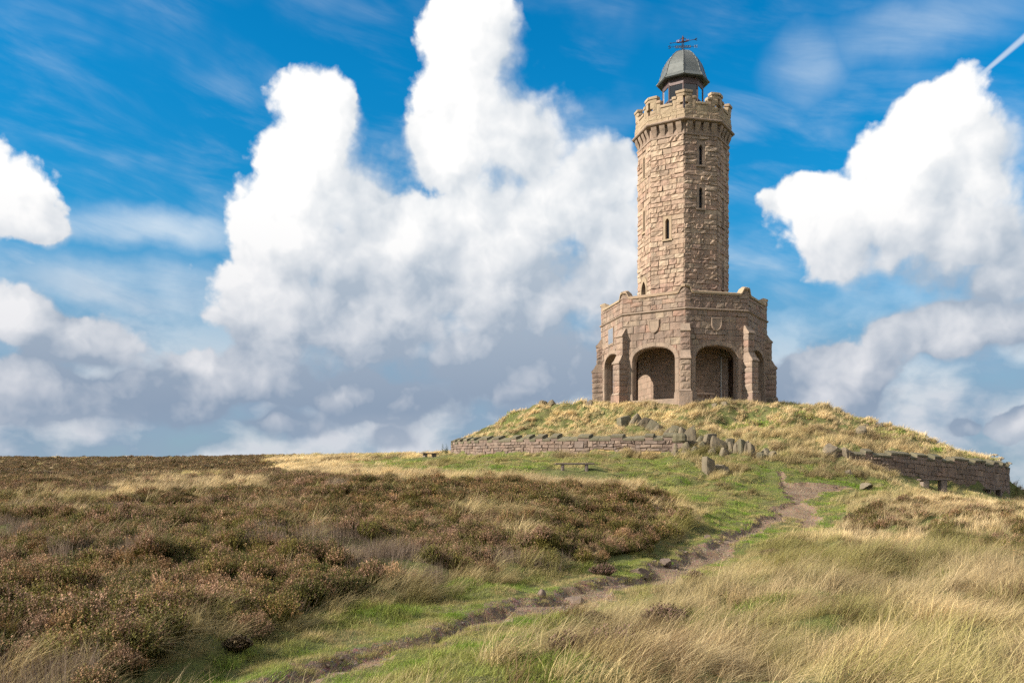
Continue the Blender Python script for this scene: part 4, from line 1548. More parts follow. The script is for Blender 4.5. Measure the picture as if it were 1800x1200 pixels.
# path stones
for i, (px, py, w, h, lab) in enumerate([
        (1127, 1000, .42, .16, 'flat grey stone set in the left bank of the path near its widest place'),
        (1167, 984, .40, .16, 'pale stone in the path bank beside loose gravel'),
        (1276, 951, .42, .07, 'flat slab across the narrow upper path'),
        (1247, 946, .30, .12, 'stone on the turf edge left of the narrow upper path'),
        (1015, 1047, .46, .06, 'long flat slab lying in the middle of the lower path'),
        (950, 1048, .16, .10, 'small stone in the bank of the lower path'),
        (1190, 985, .2, .08, 'little pale stone among the gravel of the path'),
        (1357, 958, .3, .08, 'flat stone in the grass right of the green strip')]):
    gx_, gy_ = ground_hit(px, py)
    vs, fs = rock_mesh(w * .6, w * .45, h, 60 + i, 3)
    o = mobj('path_stone', vs, fs, M['pathrock']); o.location = (gx_, gy_, hz1(gx_, gy_) + h * .12); o.rotation_euler = (0, 0, i * 1.3)
    tag(o, lab, 'rock')

# ruined stretch: slabs on edge, leaning, from the wall end up and across the mound
ruin = thing('ruined_wall', 'line of leaning mossy slabs, remains of the wall between its two standing stretches', 'wall', (WP(1220, 785, 48)[0], 48, 0))
tag(ruin, kind='thing')
slabs = [  # px, foot py, depth, width px, height px, lean (deg), thickness
    (1098, 746, 53.0, 24, 16, -8, .5), (1116, 748, 52.6, 14, 14, 35, .3), (1130, 749, 52.3, 18, 18, 40, .3), (1145, 752, 51.8, 20, 14, 25, .3), (1156, 753, 51.5, 12, 10, 30, .25),
    (1170, 766, 49.5, 15, 17, 38, .3), (1180, 766, 49.2, 15, 20, 20, .3), (1199, 772, 48.6, 15, 18, 15, .3), (1214, 778, 48.2, 19, 28, -4, .32), (1227, 778, 48.0, 10, 14, 30, .25),
    (1244, 784, 47.7, 22, 26, 14, .35), (1262, 792, 47.2, 28, 24, 8, .4), (1279, 790, 47.3, 15, 24, 12, .3), (1287, 792, 47.0, 10, 19, -3, .3), (1295, 796, 46.7, 11, 22, 4, .3), (1304, 798, 46.5, 11, 23, -2, .3),
    (1312, 799, 46.4, 10, 22, 3, .3), (1321, 800, 46.2, 11, 22, 1, .3), (1236, 786, 47.4, 12, 10, -20, .25),
    (1190, 784, 47.6, 16, 13, 10, .35), (1206, 786, 47.3, 13, 12, -14, .3), (1222, 789, 47.1, 15, 9, 22, .35), (1252, 796, 46.7, 12, 8, -8, .3), (1273, 799, 46.5, 14, 9, 15, .3), (1334, 801, 46.0, 13, 12, 12, .3), (1164, 760, 50.3, 14, 9, 18, .3)]
for i, (px, py, d, wp, hp, lean, th) in enumerate(slabs):
    x, y, _ = WP(px, py, d)
    z = hz1(x, y)
    w = wp / F_PX * d; h = hp / F_PX * d * 1.15
    vs, fs = rock_box((-w / 2, -th / 2, -.3), (w / 2, th / 2, h), wrnd, .05, 4, lambda a, b_, c_: (a * (1 - .10 * max(0, c_ / h)), b_ * (1 - .2 * max(0, c_ / h)), c_ - max(0, c_ - h * .3) * (a / w + .5 if i % 2 else .5 - a / w) * (.14 + .17 * (i % 3))), .015)
    o = mobj('slab', vs, fs, M['rock'] if i % 3 else M['wall_cope'], ruin)
    o.location = (x - ruin.location.x, y - ruin.location.y, z)
    o.rotation_euler = (R_(wrnd.uniform(-14, 4)), R_(lean), R_(wrnd.uniform(-20, 30)))

# ------------------------------------------------------------------ vegetation
def plant_mat(name, trans=0.35, rough=0.6, tip=None):
    """tint comes with each plant, each blade differs a little"""
    m, N, b = material(name)
    t = N.add('ShaderNodeAttribute'); t.attribute_type = 'INSTANCER'; t.attribute_name = 'tint'
    r = N.add('ShaderNodeNewGeometry').outputs['Random Per Island']
    col = N.mix(1.0, t.outputs['Color'], ramp(N, r, [(0.45, 0.44, 0.42), (1.0, 1.0, 1.0), (1.5, 1.47, 1.4)]), 'MULTIPLY')
    if tip:
        a = N.add('ShaderNodeAttribute'); a.attribute_type = 'GEOMETRY'; a.attribute_name = 'part'
        t2 = N.add('ShaderNodeAttribute'); t2.attribute_type = 'INSTANCER'; t2.attribute_name = 'tint2'
        c2 = N.mix(1.0, t2.outputs['Color'], ramp(N, r, [(0.62, 0.62, 0.60), (1.0, 1.0, 1.0), (1.35, 1.32, 1.25)]), 'MULTIPLY')
        col = N.mix(a.outputs['Fac'], col, c2)
    N.put(b, 'Base Color', col); N.put(b, 'Roughness', rough); N.put(b, 'Specular IOR Level', 0.25)
    tr = N.add('ShaderNodeBsdfTranslucent'); N.put(tr, 0, col)
    mx = N.add('ShaderNodeMixShader'); N.put(mx, 0, trans)
    N.l.new(b.outputs[0], mx.inputs[1]); N.l.new(tr.outputs[0], mx.inputs[2])
    out = [n for n in N.n if n.type == 'OUTPUT_MATERIAL'][0]
    N.l.new(mx.outputs[0], out.inputs[0])
    return m


M['grass'] = plant_mat('grass_blade', 0.35)
M['heather'] = plant_mat('heather_sprig', 0.15, 0.8, tip=True)


def blades(n, rad, hmin, hmax, lean, spread, width, segs, seed, curl=0.5, seedhead=0.0):
    """tuft of grass blades; lean tips the whole tuft along +X"""
    r = random.Random(seed)
    vs = []; fs = []
    for _ in range(n):
        a = r.uniform(0, 2 * math.pi); q = rad * math.sqrt(r.random())
        bx, by = q * math.cos(a), q * math.sin(a)
        h = r.uniform(hmin, hmax)
        da = r.uniform(0, 2 * math.pi)
        sp = spread * r.random()
        if r.random() < .22: sp = spread * 2.4; h *= .8          # bent and flattened blades
        lx, ly = lean * r.uniform(.4, 1.4) + sp * math.cos(da), sp * math.sin(da) + lean * r.uniform(-.25, .25)
        wa = r.uniform(0, math.pi)
        wv = width * r.uniform(.6, 1.6)
        wx, wy = math.cos(wa) * wv / 2, math.sin(wa) * wv / 2
        k = len(vs)
        cu = curl * r.uniform(.5, 1.5)
        for s in range(segs + 1):
            t = s / segs
            px = bx + h * lx * (t * (1 - cu) + cu * t * t); py = by + h * ly * (t * (1 - cu) + cu * t * t)
            pz = h * (t - min(.62, .25 * (lx * lx + ly * ly)) * t * t) - .03
            ww = 1 - .75 * t
            if s < segs:
                vs += [(px - wx * ww, py - wy * ww, pz), (px + wx * ww, py + wy * ww, pz)]
            else:
                vs.append((px, py, pz))
        for s in range(segs - 1):
            b = k + 2 * s
            fs.append((b, b + 1, b + 3, b + 2))
        fs.append((k + 2 * segs - 2, k + 2 * segs - 1, k + 2 * segs))
        if r.random() < seedhead:      # feathery seed head
            for _k in range(3):
                oz = r.uniform(-.06, 0); e = width * .8
                b = len(vs); ang = r.uniform(0, 3.14)
                vs += [(px - e * math.cos(ang), py - e * math.sin(ang), pz + oz), (px + e * math.cos(ang), py + e * math.sin(ang), pz + oz), (px + .012 * lx, py, pz + oz + .05)]
                fs.append((b, b + 1, b + 2))
    return vs, fs


def heather_mesh(n, rad, h, seed, leaf=.012, per=9, flowers=.5):
    """bushy plant of upright sprigs; attribute part = 1 on spent flower spikes"""
    r = random.Random(seed)
    vs = []; fs = []; part = []
    for _ in range(n):
        a = r.uniform(0, 2 * math.pi); q = math.sqrt(r.random())
        top = Vector((rad * q * math.cos(a), rad * q * math.sin(a), h * (1 - .55 * q * q) * r.uniform(.72, 1.08)))
        base = Vector((top.x * .35, top.y * .35, 0))
        d = top - base
        side = d.cross(Vector((r.uniform(-1, 1), r.uniform(-1, 1), .2))).normalized()
        k = len(vs)
        sw = leaf * .28
        vs += [base - side * sw, base + side * sw, top]; fs.append((k, k + 1, k + 2)); part.append(0.0)
        fl = 1.0 if r.random() < flowers else 0.0
        for i in range(per):
            t = .35 + .68 * (i + r.random()) / per
            p = base + d * min(t, 1.03)
            ang = r.uniform(0, 2 * math.pi)
            o = Vector((math.cos(ang), math.sin(ang), r.uniform(.3, 1.1))) * leaf * r.uniform(1.0, 2.2)
            s2 = Vector((-math.sin(ang), math.cos(ang), 0)) * leaf * .62
            k = len(vs)
            vs += [p - s2, p + s2, p + o + s2 * .6, p + o - s2 * .6]; fs.append((k, k + 1, k + 2, k + 3)); part.append(fl if t > .62 else 0.0)
    return vs, fs, part


protos = {}


def proto_collection(name, meshes, mat):
    c = bpy.data.collections.new(name)
    for i, g in enumerate(meshes):
        me = mesh_data('%s_plant' % name, g[0], g[1], mat)
        if len(g) > 2:
            at = me.attributes.new('part', 'FLOAT', 'FACE'); at.data.foreach_set('value', g[2])
        o = bpy.data.objects.new('%s_%02d' % (name, i), me)
        c.objects.link(o)
    protos[name] = (c, len(meshes))


LN = 1.05
proto_collection('straw_near', [blades(50, .12, .22, .54, LN, .60, .0046, 4, s, .7) for s in range(8)], M['grass'])
proto_collection('straw_mid', [blades(36, .15, .24, .50, LN, .5, .0075, 3, 20 + s, .6) for s in range(5)], M['grass'])
proto_collection('straw_far', [blades(22, .20, .20, .42, LN, .5, .018, 2, 40 + s, .5) for s in range(4)], M['grass'])
proto_collection('turf_near', [blades(80, .12, .03, .11, .45, .9, .0042, 3, 60 + s) for s in range(5)], M['grass'])
proto_collection('turf_mid', [blades(44, .16, .04, .12, .35, .9, .008, 2, 80 + s) for s in range(4)], M['grass'])
proto_collection('turf_far', [blades(30, .24, .05, .14, .35, .9, .016, 2, 90 + s) for s in range(4)], M['grass'])
proto_collection('stalk', [blades(9, .10, .45, .72, .7, .5, .0034, 5, 100 + s, .7) for s in range(4)], M['grass'])
proto_collection('heather_near', [heather_mesh(175, .25, .36, 120 + s, .0092, 14, .05 + .18 * s) for s in range(6)], M['heather'])
proto_collection('heather_mid', [heather_mesh(95, .29, .36, 130 + s, .014, 9, .12 + .19 * s) for s in range(5)], M['heather'])
proto_collection('heather_far', [heather_mesh(46, .32, .36, 140 + s, .028, 6, .2 + .18 * s) for s in range(4)], M['heather'])
proto_collection('twigs', [blades(60, .16, .20, .38, .12, .5, .004, 3, 150 + s, .2) for s in range(4)], M['grass'])


def scatter(name, label, cat, batches):
    """one stuff object: points carry the plants through geometry nodes, one modifier for each size class"""
    for bi, (coll, P, rot, scl, idx, tint, tint2) in enumerate(batches):
        pass
    ng = bpy.data.node_groups.new(name + '_nodes', 'GeometryNodeTree')
    ng.interface.new_socket('Geometry', in_out='INPUT', socket_type='NodeSocketGeometry')
    ng.interface.new_socket('Geometry', in_out='OUTPUT', socket_type='NodeSocketGeometry')
    n = ng.nodes; l = ng.links
    gi = n.new('NodeGroupInput'); go = n.new('NodeGroupOutput')
    jn = n.new('GeometryNodeJoinGeometry')

    def attr(nm, ty):
        a = n.new('GeometryNodeInputNamedAttribute'); a.data_type = ty; a.inputs[0].default_value = nm
        return a.outputs[0]
    for bi, b in enumerate(batches):
        ci = n.new('GeometryNodeCollectionInfo'); ci.inputs['Collection'].default_value = protos[b[0]][0]
        ci.inputs['Separate Children'].default_value = True; ci.inputs['Reset Children'].default_value = True
        io = n.new('GeometryNodeInstanceOnPoints')
        l.new(gi.outputs[0], io.inputs['Points']); l.new(ci.outputs[0], io.inputs['Instance'])
        io.inputs['Pick Instance'].default_value = True
        cmpn = n.new('FunctionNodeCompare'); cmpn.data_type = 'INT'; cmpn.operation = 'EQUAL'
        l.new(attr('batch', 'INT'), cmpn.inputs[2]); cmpn.inputs[3].default_value = bi
        l.new(cmpn.outputs[0], io.inputs['Selection'])
        l.new(attr('idx', 'INT'), io.inputs['Instance Index'])
        er = n.new('FunctionNodeEulerToRotation'); l.new(attr('rot', 'FLOAT_VECTOR'), er.inputs[0])
        l.new(er.outputs[0], io.inputs['Rotation'])
        l.new(attr('scl', 'FLOAT_VECTOR'), io.inputs['Scale'])
        l.new(io.outputs[0], jn.inputs[0])
    l.new(jn.outputs[0], go.inputs[0])
    me = bpy.data.meshes.new(name)
    cat_ = lambda i: np.concatenate([np.asarray(b[i], float).reshape(len(b[1]), -1) for b in batches])
    P = cat_(1)
    me.vertices.add(len(P)); me.vertices.foreach_set('co', P.ravel())

    def put(nm, ty, key, arr):
        a = me.attributes.new(nm, ty, 'POINT'); a.data.foreach_set(key, np.ascontiguousarray(arr).ravel())
    put('batch', 'INT', 'value', np.concatenate([np.full(len(b[1]), i) for i, b in enumerate(batches)]).astype(np.int32))
    put('idx', 'INT', 'value', cat_(4).astype(np.int32))
    put('rot', 'FLOAT_VECTOR', 'vector', cat_(2)); put('scl', 'FLOAT_VECTOR', 'vector', cat_(3))
    one = np.ones((len(P), 1))
    put('tint', 'FLOAT_COLOR', 'color', np.hstack([cat_(5), one])); put('tint2', 'FLOAT_COLOR', 'color', np.hstack([cat_(6), one]))
    o = bpy.data.objects.new(name, me); COL.objects.link(o)
    md = o.modifiers.new('plants', 'NODES'); md.node_group = ng
    return tag(o, label, cat, kind='stuff')


# growth zones, as outlines on the ground
Z_HEATHER = gpoly([(480, 804), (466, 815), (490, 836), (640, 847), (800, 852), (1000, 863), (1130, 874), (1192, 892), (1215, 920), (1190, 948), (1100, 968), (1000, 985), (900, 1002), (700, 1040), (560, 1072), (430, 1100), (320, 1118), (240, 1190)]) + [(-3.5, 5.0), (-16, 4.5), (-70, 70), (-75, 128), (-30, 128)]
Z_HEATHER_R = gpoly([(1490, 912), (1560, 893), (1640, 884), (1720, 893), (1800, 905), (1900, 925), (1930, 1010), (1800, 1008), (1690, 972), (1600, 945), (1520, 935)])
Z_GREEN = [
    gpoly([(600, 815), (700, 806), (795, 803), (1000, 806), (1180, 803), (1230, 822), (1230, 845), (1330, 820), (1420, 838), (1560, 845), (1640, 852), (1530, 862), (1440, 885), (1405, 912), (1330, 905), (1260, 945), (1205, 960), (1215, 925), (1235, 905), (1150, 866), (1000, 848), (800, 838), (640, 830)]),
    gpoly([(240, 1215), (330, 1165), (480, 1112), (600, 1086), (760, 1052), (900, 1022), (1030, 994), (1130, 972), (1210, 948), (1270, 935), (1300, 925), (1270, 962), (1150, 1022), (1000, 1068), (860, 1100), (700, 1140), (520, 1195), (440, 1240), (260, 1250)]),
    gpoly([(420, 1245), (560, 1178), (760, 1120), (900, 1080), (1000, 1066), (1090, 1042), (1130, 1058), (1030, 1095), (960, 1135), (880, 1185), (840, 1260)]),
    gpoly([(1245, 985), (1290, 950), (1330, 925), (1400, 910), (1415, 925), (1380, 948), (1310, 965), (1260, 1000)]),
    gpoly([(1420, 882), (1470, 862), (1560, 858), (1500, 890), (1445, 925), (1436, 895)]),
    gpoly([(1330, 812), (1420, 815), (1450, 830), (1380, 832)]),
]
Z_PALE = [gpoly([(470, 812), (560, 804), (640, 812), (720, 830), (900, 842), (1050, 850), (1150, 866), (1130, 876), (1000, 862), (800, 850), (640, 846), (500, 835)]),
          gpoly([(150, 862), (300, 845), (460, 843), (470, 868), (300, 875)])]


def sd_max(polys, x, y):
    s = np.full(x.shape, -99.0)
    for p in polys: s = np.maximum(s, poly_sd(x, y, p))
    return s


def points(d0, d1, dens, side=1.4):
    """random points on the ground in the view's wedge, dens per square metre"""
    area = .5 * 2 * .605 * (d1 * d1 - d0 * d0) + 2 * side * (d1 - d0)
    n = int(area * dens * 1.15)
    y = np.sqrt(rng.uniform(d0 * d0, d1 * d1, n))
    x = rng.uniform(-1, 1, n) * (.605 * y + side)
    return x, y


def tussocks(d0, d1, dens):
    """the same, gathered into tussocks"""
    cx_, cy_ = points(d0, d1, dens * .085)
    k = rng.integers(5, 14, len(cx_))
    sg = np.repeat(rng.uniform(.10, .22, len(cx_)), k)
    x = np.repeat(cx_, k) + rng.normal(0, 1, k.sum()) * sg; y = np.repeat(cy_, k) + rng.normal(0, 1, k.sum()) * sg
    ux, uy = points(d0, d1, dens * .30)
    return np.concatenate([x, ux]), np.concatenate([y, uy])


def visible(x, y, z, lift=.35):
    """leave out plants on slopes the place hides from the path (tested from a wide stretch of the path)"""
    ok = np.zeros(x.shape, bool)
    for ex, ey in ((0, 0), (-2.5, 0), (2.5, 0)):
        vis = np.ones(x.shape, bool)
        for t in np.linspace(.35, .97, 12):
            hx, hy = ex + (x - ex) * t, ey + (y - ey) * t
            vis &= H(hx, hy, rough=False) < EYE + 0.25 + (z + lift - EYE) * t + np.where(y > 48, .55, .12)
        ok |= vis
    return ok


def in_tower(x, y):
    return np.hypot(x - TC.x, y - TC.y) < 6.2


def in_wall(x, y):
    dx, dy = x - WC[0], y - WC[1]
    r = np.hypot(dx, dy); a = np.degrees(np.arctan2(dy, dx))
    w = ((a > -186) & (a < -106)) | (a > 172) | ((a > -85) & (a < -27.5))
    return w & (r > WR - .62) & (r < WR + .16)


grass_b = []; heath_b = []; twig_b = []


def lerp(a, b, t):
    return np.asarray(a)[None, :] * (1 - t[:, None]) + np.asarray(b)[None, :] * t[:, None]


STRAW = (0.47, 0.35, 0.178); STRAW2 = (0.58, 0.455, 0.27); OLIVE = (0.235, 0.215, 0.060); GREEN = (0.145, 0.245, 0.020); GREEN2 = (0.255, 0.285, 0.045); RUST = (0.21, 0.135, 0.065)
HLEAF = (0.075, 0.074, 0.017); HLEAF2 = (0.155, 0.130, 0.028); HFLOW = (0.25, 0.145, 0.066); HFLOW2 = (0.295, 0.178, 0.118); TWIG = (0.20, 0.145, 0.105)


def emit(batch, coll, x, y, z, scale, tint, tint2=None, vert=None, turn=.7, wild=False):
    n = len(x)
    if n == 0: return
    for (bx, by, br) in CLEAR:
        scale = scale * (1 - .76 * sstep(br * 1.2, br * .6, np.hypot(x - bx, y - by)))
    rot = np.zeros((n, 3)); rot[:, 2] = rng.uniform(-math.pi, math.pi, n) if wild else rng.normal(0.25, turn * .6, n) + 2.2 * fbm(x * .55, y * .55, 83, 2)
    rot[:, 0] = rng.normal(0, .10, n); rot[:, 1] = rng.normal(0, .10, n)
    s3 = np.stack([scale, scale, scale if vert is None else vert], -1)
    batch.append((coll, np.stack([x, y, z], -1), rot, s3, rng.integers(0, protos[coll][1], n), np.clip(tint, 0, 1), np.clip(tint2 if tint2 is not None else tint, 0, 1)))


for (d0, d1, lod, k_str, k_turf, k_hea) in [(5.0, 13, 'near', 54, 95, 27), (13, 24, 'near', 46, 60, 21), (24, 38, 'mid', 32, 38, 13), (38, 52, 'mid', 26, 30, 9), (52, 74, 'far', 15, 15, 6.5), (74, 128, 'far', 7, 6, 4.2)]:
    for what, dens in (('straw', k_str), ('turf', k_turf), ('heather', k_hea)):
        x, y = tussocks(d0, d1, dens) if what == 'straw' else points(d0, d1, dens)
        zh = sd_max([Z_HEATHER], x, y) + 1.5 * fbm(x * .35, y * .35, 5) * np.clip(y / 20, .5, 2)
        zr = sd_max([Z_HEATHER_R], x, y) + 2.2 * fbm(x * .5, y * .5, 15)
        zg = sd_max(Z_GREEN, x, y) + 0.7 * fbm(x * .8, y * .8, 25)
        zp = sd_max(Z_PALE, x, y) + 0.9 * fbm(x * .5, y * .5, 29)
        sd = path_sd(x, y)
        rr = np.hypot(x - WC[0], y - WC[1])
        mound = (rr < WR)
        patch = fbm(x * .30, y * .30, 41)            # broad patches
        fine = fbm(x * 1.3, y * 1.3, 47)
        keep = ~in_tower(x, y) & ~in_wall(x, y)
        hea = ((zh > 0) & ((zp < 0) | (rng.random(x.shape) < .35)))
        hea_r = (zr > 0) & (fine > .0)
        # grassy gaps in the heather
        gap = (fbm(x * .22 + 7, y * .22, 53) > .25)
        edge = sstep(-1.2, .6, zh)
        hollow = (fbm(x * .75, y * .75, 99, 3) > .12) & (y < 46) & ~mound & (zp < 0)     # low damp places in the long grass
        if what == 'heather':
            keep &= (hea & ~(gap & (fine > -.1))) | hea_r | ((zh > -1.6) & (zh <= 0) & (fine > .17) & (sd < -.6) & (zg < 0)) | (mound & (patch > .26) & (fine > .12))
            keep &= (sd < -.25) & ((zg < .2) | (zh > .3))
        elif what == 'turf':
            keep &= ((zg > 0) & ~(hea & (zg < .4))) | (mound & (patch < -.14) & (fine < .08)) | ((sd > -.5) & (sd < -.02)) | (gap & hea) | (hollow & ~hea & (zh < -.3))
            keep &= ((sd < .03) | ((sd < .30) & (fine > .13) & (patch > -.05))) & ~hea_r
            keep &= ~((sd > -.06) & (fine < .0))
        else:
            k1 = ~hea & ~hea_r & ~(hollow & (rng.random(x.shape) < .8)) & ((zg < .12) | (fine > .20)) & (sd < -.22) & ((sd < -1.15) | (zg < -.25) | (rng.random(x.shape) < .26))
            k2 = hea & gap
            k3 = hea_r & (rng.random(x.shape) < .5)
            k4 = hea & (rng.random(x.shape) < .03 + .40 * sstep(.10, .25, fbm(x * .5, y * .5, 61)))
            keep &= (k1 | k2 | k3 | k4) & (sd < -.12)
        x, y = x[keep], y[keep]
        if len(x) == 0: continue
        z = H(x, y)
        vis = visible(x, y, z) | (np.hypot(x - WC[0], y - WC[1]) < 15)
        x, y, z = x[vis], y[vis], z[vis]
        n = len(x)
        if n == 0: continue
        patch = fbm(x * .30, y * .30, 41); fine = fbm(x * 1.3, y * 1.3, 47); big = fbm(x * .11 + 3, y * .11, 43)
        mound = np.hypot(x - WC[0], y - WC[1]) < WR
        zh = sd_max([Z_HEATHER], x, y); zg = sd_max(Z_GREEN, x, y); zp = sd_max(Z_PALE, x, y); zr = sd_max([Z_HEATHER_R], x, y); sd = path_sd(x, y)
        rnd = rng.random(n)
        if what == 'straw':
            t = np.clip(.5 + 1.5 * fine + rng.normal(0, .16, n), 0, 1)
            col = lerp(STRAW, STRAW2, t)
            g = np.clip(3.2 * (patch + .7 * fine) + .26 + rng.normal(0, .2, n), 0, 1) * np.where(zp > 0, .15, .9)
            g = np.where(mound, g * .45, g)
            g = np.where((zg > -1.2) & (zp < 0) & ~mound, np.maximum(g, .32), g)
            col = col * (1 - g[:, None]) + np.asarray(OLIVE)[None] * g[:, None]
            br_ = 1 + 1.1 * fbm(x * .42 + 5, y * .42, 88, 3)
            col = col * br_[:, None]
            rs = (rnd < .07 + .30 * (fbm(x * .5 + 2, y * .5, 95) > .16))[:, None]
            col = np.where(rs, np.asarray(RUST)[None] * (.7 + .6 * rnd[:, None]), col)
            sc = rng.uniform(.7, 1.2, n) * np.where(mound, .95, 1.0) * (1 + .5 * patch) * (1 + .9 * fbm(x * .9, y * .9, 77, 2))
            sc = np.where(zh > 0, sc * 1.1, sc) * np.where(y < 14, .82, 1.0) * np.where((zh < 0) & (zh > -3) & (y < 30) & (x < PATH_CL[0][-1]) & (y > np.interp(x, PATH_CL[0], PATH_CL[1])), .85, 1.0)
            sc = sc * np.where(sd > -1.3, .30 + .55 * sstep(-.25, -1.3, sd), 1.0)
            emit(grass_b, 'straw_' + lod, x, y, z, sc, col)
            q = (rnd > .975) & (sd < -1.2)
            if d1 <= 52 and q.any():
                emit(grass_b, 'stalk', x[q], y[q], z[q], rng.uniform(.7, 1.1, q.sum()), lerp(STRAW, STRAW2, rng.random(q.sum())) * .95)
        elif what == 'turf':
            t = np.clip(.5 + 2.0 * fine + rng.normal(0, .15, n), 0, 1)
            col = lerp(GREEN, GREEN2, t)
            s = np.clip(.42 + 1.9 * fine + 1.0 * patch + rng.normal(0, .16, n) + np.where(mound, .25, 0), 0, 1)
            col = col * (1 - s[:, None]) + np.asarray(STRAW)[None] * .8 * s[:, None]
            ho = (zg < 0) & ~mound & (sd < -.6)
            col = np.where(ho[:, None], col * .55 + np.asarray(OLIVE)[None] * .35, col)
            emit(grass_b, 'turf_' + lod, x, y, z, rng.uniform(.8, 1.35, n) * (1 + .5 * (zg < 0)) * np.where(sd > -.8, .7, 1.0), col)
        else:
            t = np.clip(.45 + 1.8 * fine + rng.normal(0, .38, n), 0, 1)
            leaf = lerp(HLEAF, HLEAF2, t)
            far = sstep(14, 60, y)
            leaf = leaf * (1 - .55 * far[:, None]) + np.asarray((.105, .072, .042))[None] * .55 * far[:, None]
            fl = lerp(HFLOW, HFLOW2, np.clip(.5 + 2 * big + rng.normal(0, .4, n), 0, 1)) * rng.uniform(.6, 1.35, (n, 1))
            sc = rng.uniform(.6, 1.15, n) * (1 + .5 * patch) * np.where(zr > -.5, .95, 1.0) * np.where(y > 52, .85, 1.0)
            tw = (fbm(x * .45 + 9, y * .45, 67) > .19) | (rnd < .04)
            emit(heath_b, 'heather_' + lod, x[~tw], y[~tw], z[~tw], sc[~tw], leaf[~tw], fl[~tw], wild=True)
            if d1 <= 52:
                tc = np.asarray(TWIG)[None] * rng.uniform(.75, 1.25, (tw.sum(), 1))
                emit(heath_b, 'twigs', x[tw], y[tw], z[tw], sc[tw] * 1.15, tc, wild=True)
            else:
                emit(heath_b, 'heather_' + lod, x[tw], y[tw], z[tw], sc[tw], leaf[tw] * 1.2, np.asarray(TWIG)[None] * np.ones((tw.sum(), 1)), wild=True)

scatter('moor_grass', 'straw and green grass covering the moor, the mound and the path edges', 'grass', grass_b)
scatter('moor_heather', 'dark brown and green heather covering the moor on the left and a patch on the right', 'heather', heath_b)
print('PLANTS', sum(len(b[1]) for b in grass_b), sum(len(b[1]) for b in heath_b))


# grit and pebbles trodden into the path
def pebble(seed):
    vs, fs = rock_mesh(.5, .42, .30, seed, 1)
    return vs, fs


m, N, b = material('pebble')
t = N.add('ShaderNodeAttribute'); t.attribute_type = 'INSTANCER'; t.attribute_name = 'tint'
g = N.add('ShaderNodeNewGeometry').outputs['Position']
N.put(b, 'Base Color', N.mix(1.0, t.outputs['Color'], ramp(N, N.noise(g, 60.0, 3), [(.7, .7, .7), (1.2, 1.2, 1.2)]), 'MULTIPLY')); N.put(b, 'Roughness', .9)
M['pebble'] = m
proto_collection('pebbles', [pebble(700 + i) for i in range(5)], M['pebble'])
px_, py_ = points(5.5, 44, 34)
kp = (path_sd(px_, py_) > -.06) & (fbm(px_ * 1.1, py_ * 1.1, 54) > -.08)
px_, py_ = px_[kp], py_[kp]
n_ = len(px_)
size = .018 + .075 * rng.random(n_) ** 5 + .0006 * py_
peb = []
emit(peb, 'pebbles', px_, py_, H(px_, py_) + size * .06, size, lerp((.11, .078, .055), (.24, .185, .145), rng.random(n_)), wild=True)
scatter('path_gravel', 'grit and pebbles trodden into the brown earth of the path', 'gravel', peb)


# ---- single plants one can point at
def own_mat(name, a, b_):
    m, N, b = material(name)
    at = N.add('ShaderNodeAttribute'); at.attribute_name = 'part'
    r = N.add('ShaderNodeNewGeometry').outputs['Random Per Island']
    c = N.mix(at.outputs['Fac'], (*a, 1), (*b_, 1))
    c = N.mix(1.0, c, ramp(N, r, [(0.6, 0.6, 0.6), (1.35, 1.35, 1.3)]), 'MULTIPLY')
    N.put(b, 'Base Color', c); N.put(b, 'Roughness', .8); N.put(b, 'Specular IOR Level', .2)
    return m


M['clump'] = own_mat('heather_clump', (0.085, 0.06, 0.03), (0.16, 0.095, 0.075))
for i, (px, py, r_, h_, lab) in enumerate([
        (1168, 1112, .30, .26, 'round pinkish brown heather clump in the straw grass, right of the lower path'),
        (1075, 1168, .34, .30, 'dark heather clump low in the foreground, largest near the bottom edge'),
        (996, 1172, .20, .18, 'small brown heather clump left of the large foreground clump'),
        (1356, 982, .34, .18, 'flat brown heather clump right of the green turf strip'),
        (1222, 1012, .18, .14, 'tiny dark heather tuft beside the widest part of the path'),
        (1040, 1120, .22, .16, 'half hidden heather tuft above the small foreground clump'),
        (1060, 1012, .30, .26, 'dark heather bush on the left bank of the path'),
        (418, 1150, .16, .16, 'small dark green bush at the turf edge in the lower left'),
        (1497, 915, .30, .30, 'lone dark heather tuft at the left end of the right heather patch')]):
    gx_, gy_ = ground_hit(px, py)
    vs, fs, part = heather_mesh(260, r_, h_, 300 + i, .012, 10, .65 if i != 7 else .05)
    o = mobj('heather_clump', vs, fs, M['clump']); at = o.data.attributes.new('part', 'FLOAT', 'FACE'); at.data.foreach_set('value', part)
    o.location = (gx_, gy_, hz1(gx_, gy_) + .02)
    tag(o, lab, 'heather')

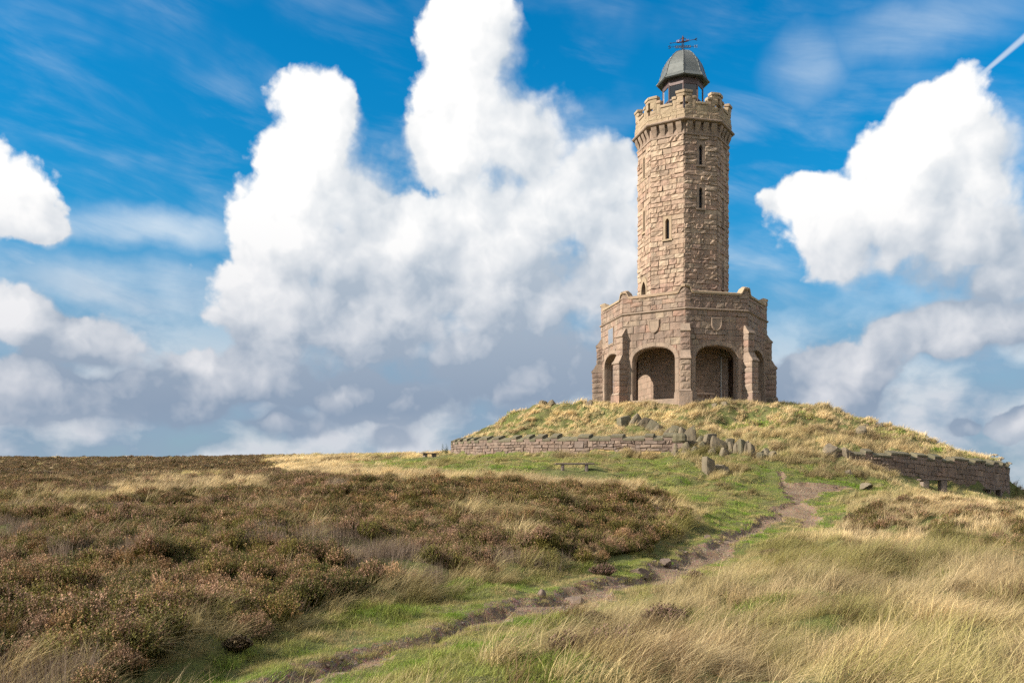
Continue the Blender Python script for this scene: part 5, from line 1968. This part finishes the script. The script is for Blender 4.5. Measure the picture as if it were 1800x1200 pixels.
M['nettle'] = own_mat('nettle_leaf', (0.035, 0.075, 0.03), (0.05, 0.10, 0.03))
nx_, ny_, _ = WP(787, 803, 64.5)
nb = thing('nettle_bush', 'dark green nettles at the far left end of the long wall', 'bush', (nx_, ny_, hz1(nx_, ny_)))
for i in range(9):
    r = random.Random(400 + i)
    vs = []; fs = []
    h = r.uniform(.4, 1.0); bx, by = r.uniform(-.45, .45), r.uniform(-.3, .3); lx = r.uniform(-.12, .12)
    for q in range(16):
        t = .15 + .85 * q / 16; a = q * 2.4; L = .17 * (1.15 - t)+.05
        p = Vector((bx + lx * t, by, h * t)); o_ = Vector((math.cos(a), math.sin(a), .25)) * L; s_ = Vector((-math.sin(a), math.cos(a), 0)) * L * .3
        k = len(vs); vs += [p, p + o_ * .5 + s_, p + o_, p + o_ * .5 - s_]; fs.append((k, k + 1, k + 2, k + 3))
    mb = MB(); mb.add(vs, fs); mb.tube((bx, by, 0), (bx + lx, by, h), .012, .004, 5); mb.obj('stem', M['nettle'], nb)

M['umbel'] = plain('dry_umbel', (0.30, 0.24, 0.16), .8)
M['umbel_stem'] = plain('dry_stem', (0.26, 0.22, 0.13), .8)


def umbel(label, px, py, d, top_py, head):
    x, y, z = WP(px, py, d)
    z = hz1(x, y); zt = WP(px, top_py, d)[2]
    h = max(.35, zt - z)
    o = thing('seed_head', label, 'plant', (x, y, z), 0.0, 'dry seed heads above the wall')
    mb = MB(); mb.tube((0, 0, -.05), (.04, 0, h * .8), .022, .016, 6)
    mb.obj('stem', M['umbel_stem'], o)
    mb = MB()
    for i in range(16):
        a = i * 2.4; r_ = head * math.sqrt((i + .5) / 16)
        p = Vector((.04 + r_ * math.cos(a), r_ * math.sin(a), h * (1 - .1 * (r_ / head) ** 2)))
        mb.tube((.04, 0, h * .78), p, .008, .006, 4)
        mb.tube(p - Vector((0, 0, .03)), p + Vector((0, 0, .03)), .05, .035, 6)
    mb.obj('flower_head', M['umbel'], o)


umbel('leftmost dry seed head above the end of the right wall', 1747, 810, 56.8, 798, .20)
umbel('middle dry seed head above the end of the right wall', 1758, 812, 57.2, 803, .19)
umbel('lowest dry seed head hanging over the corner of the right wall', 1771, 818, 57.0, 812, .22)
umbel('single seed head on the skyline of the mound, right of the tower', 1471, 730, 61.5, 721, .12)
umbel('seed head on the skyline in the dip of the right mound', 1520, 752, 58.0, 745, .2)
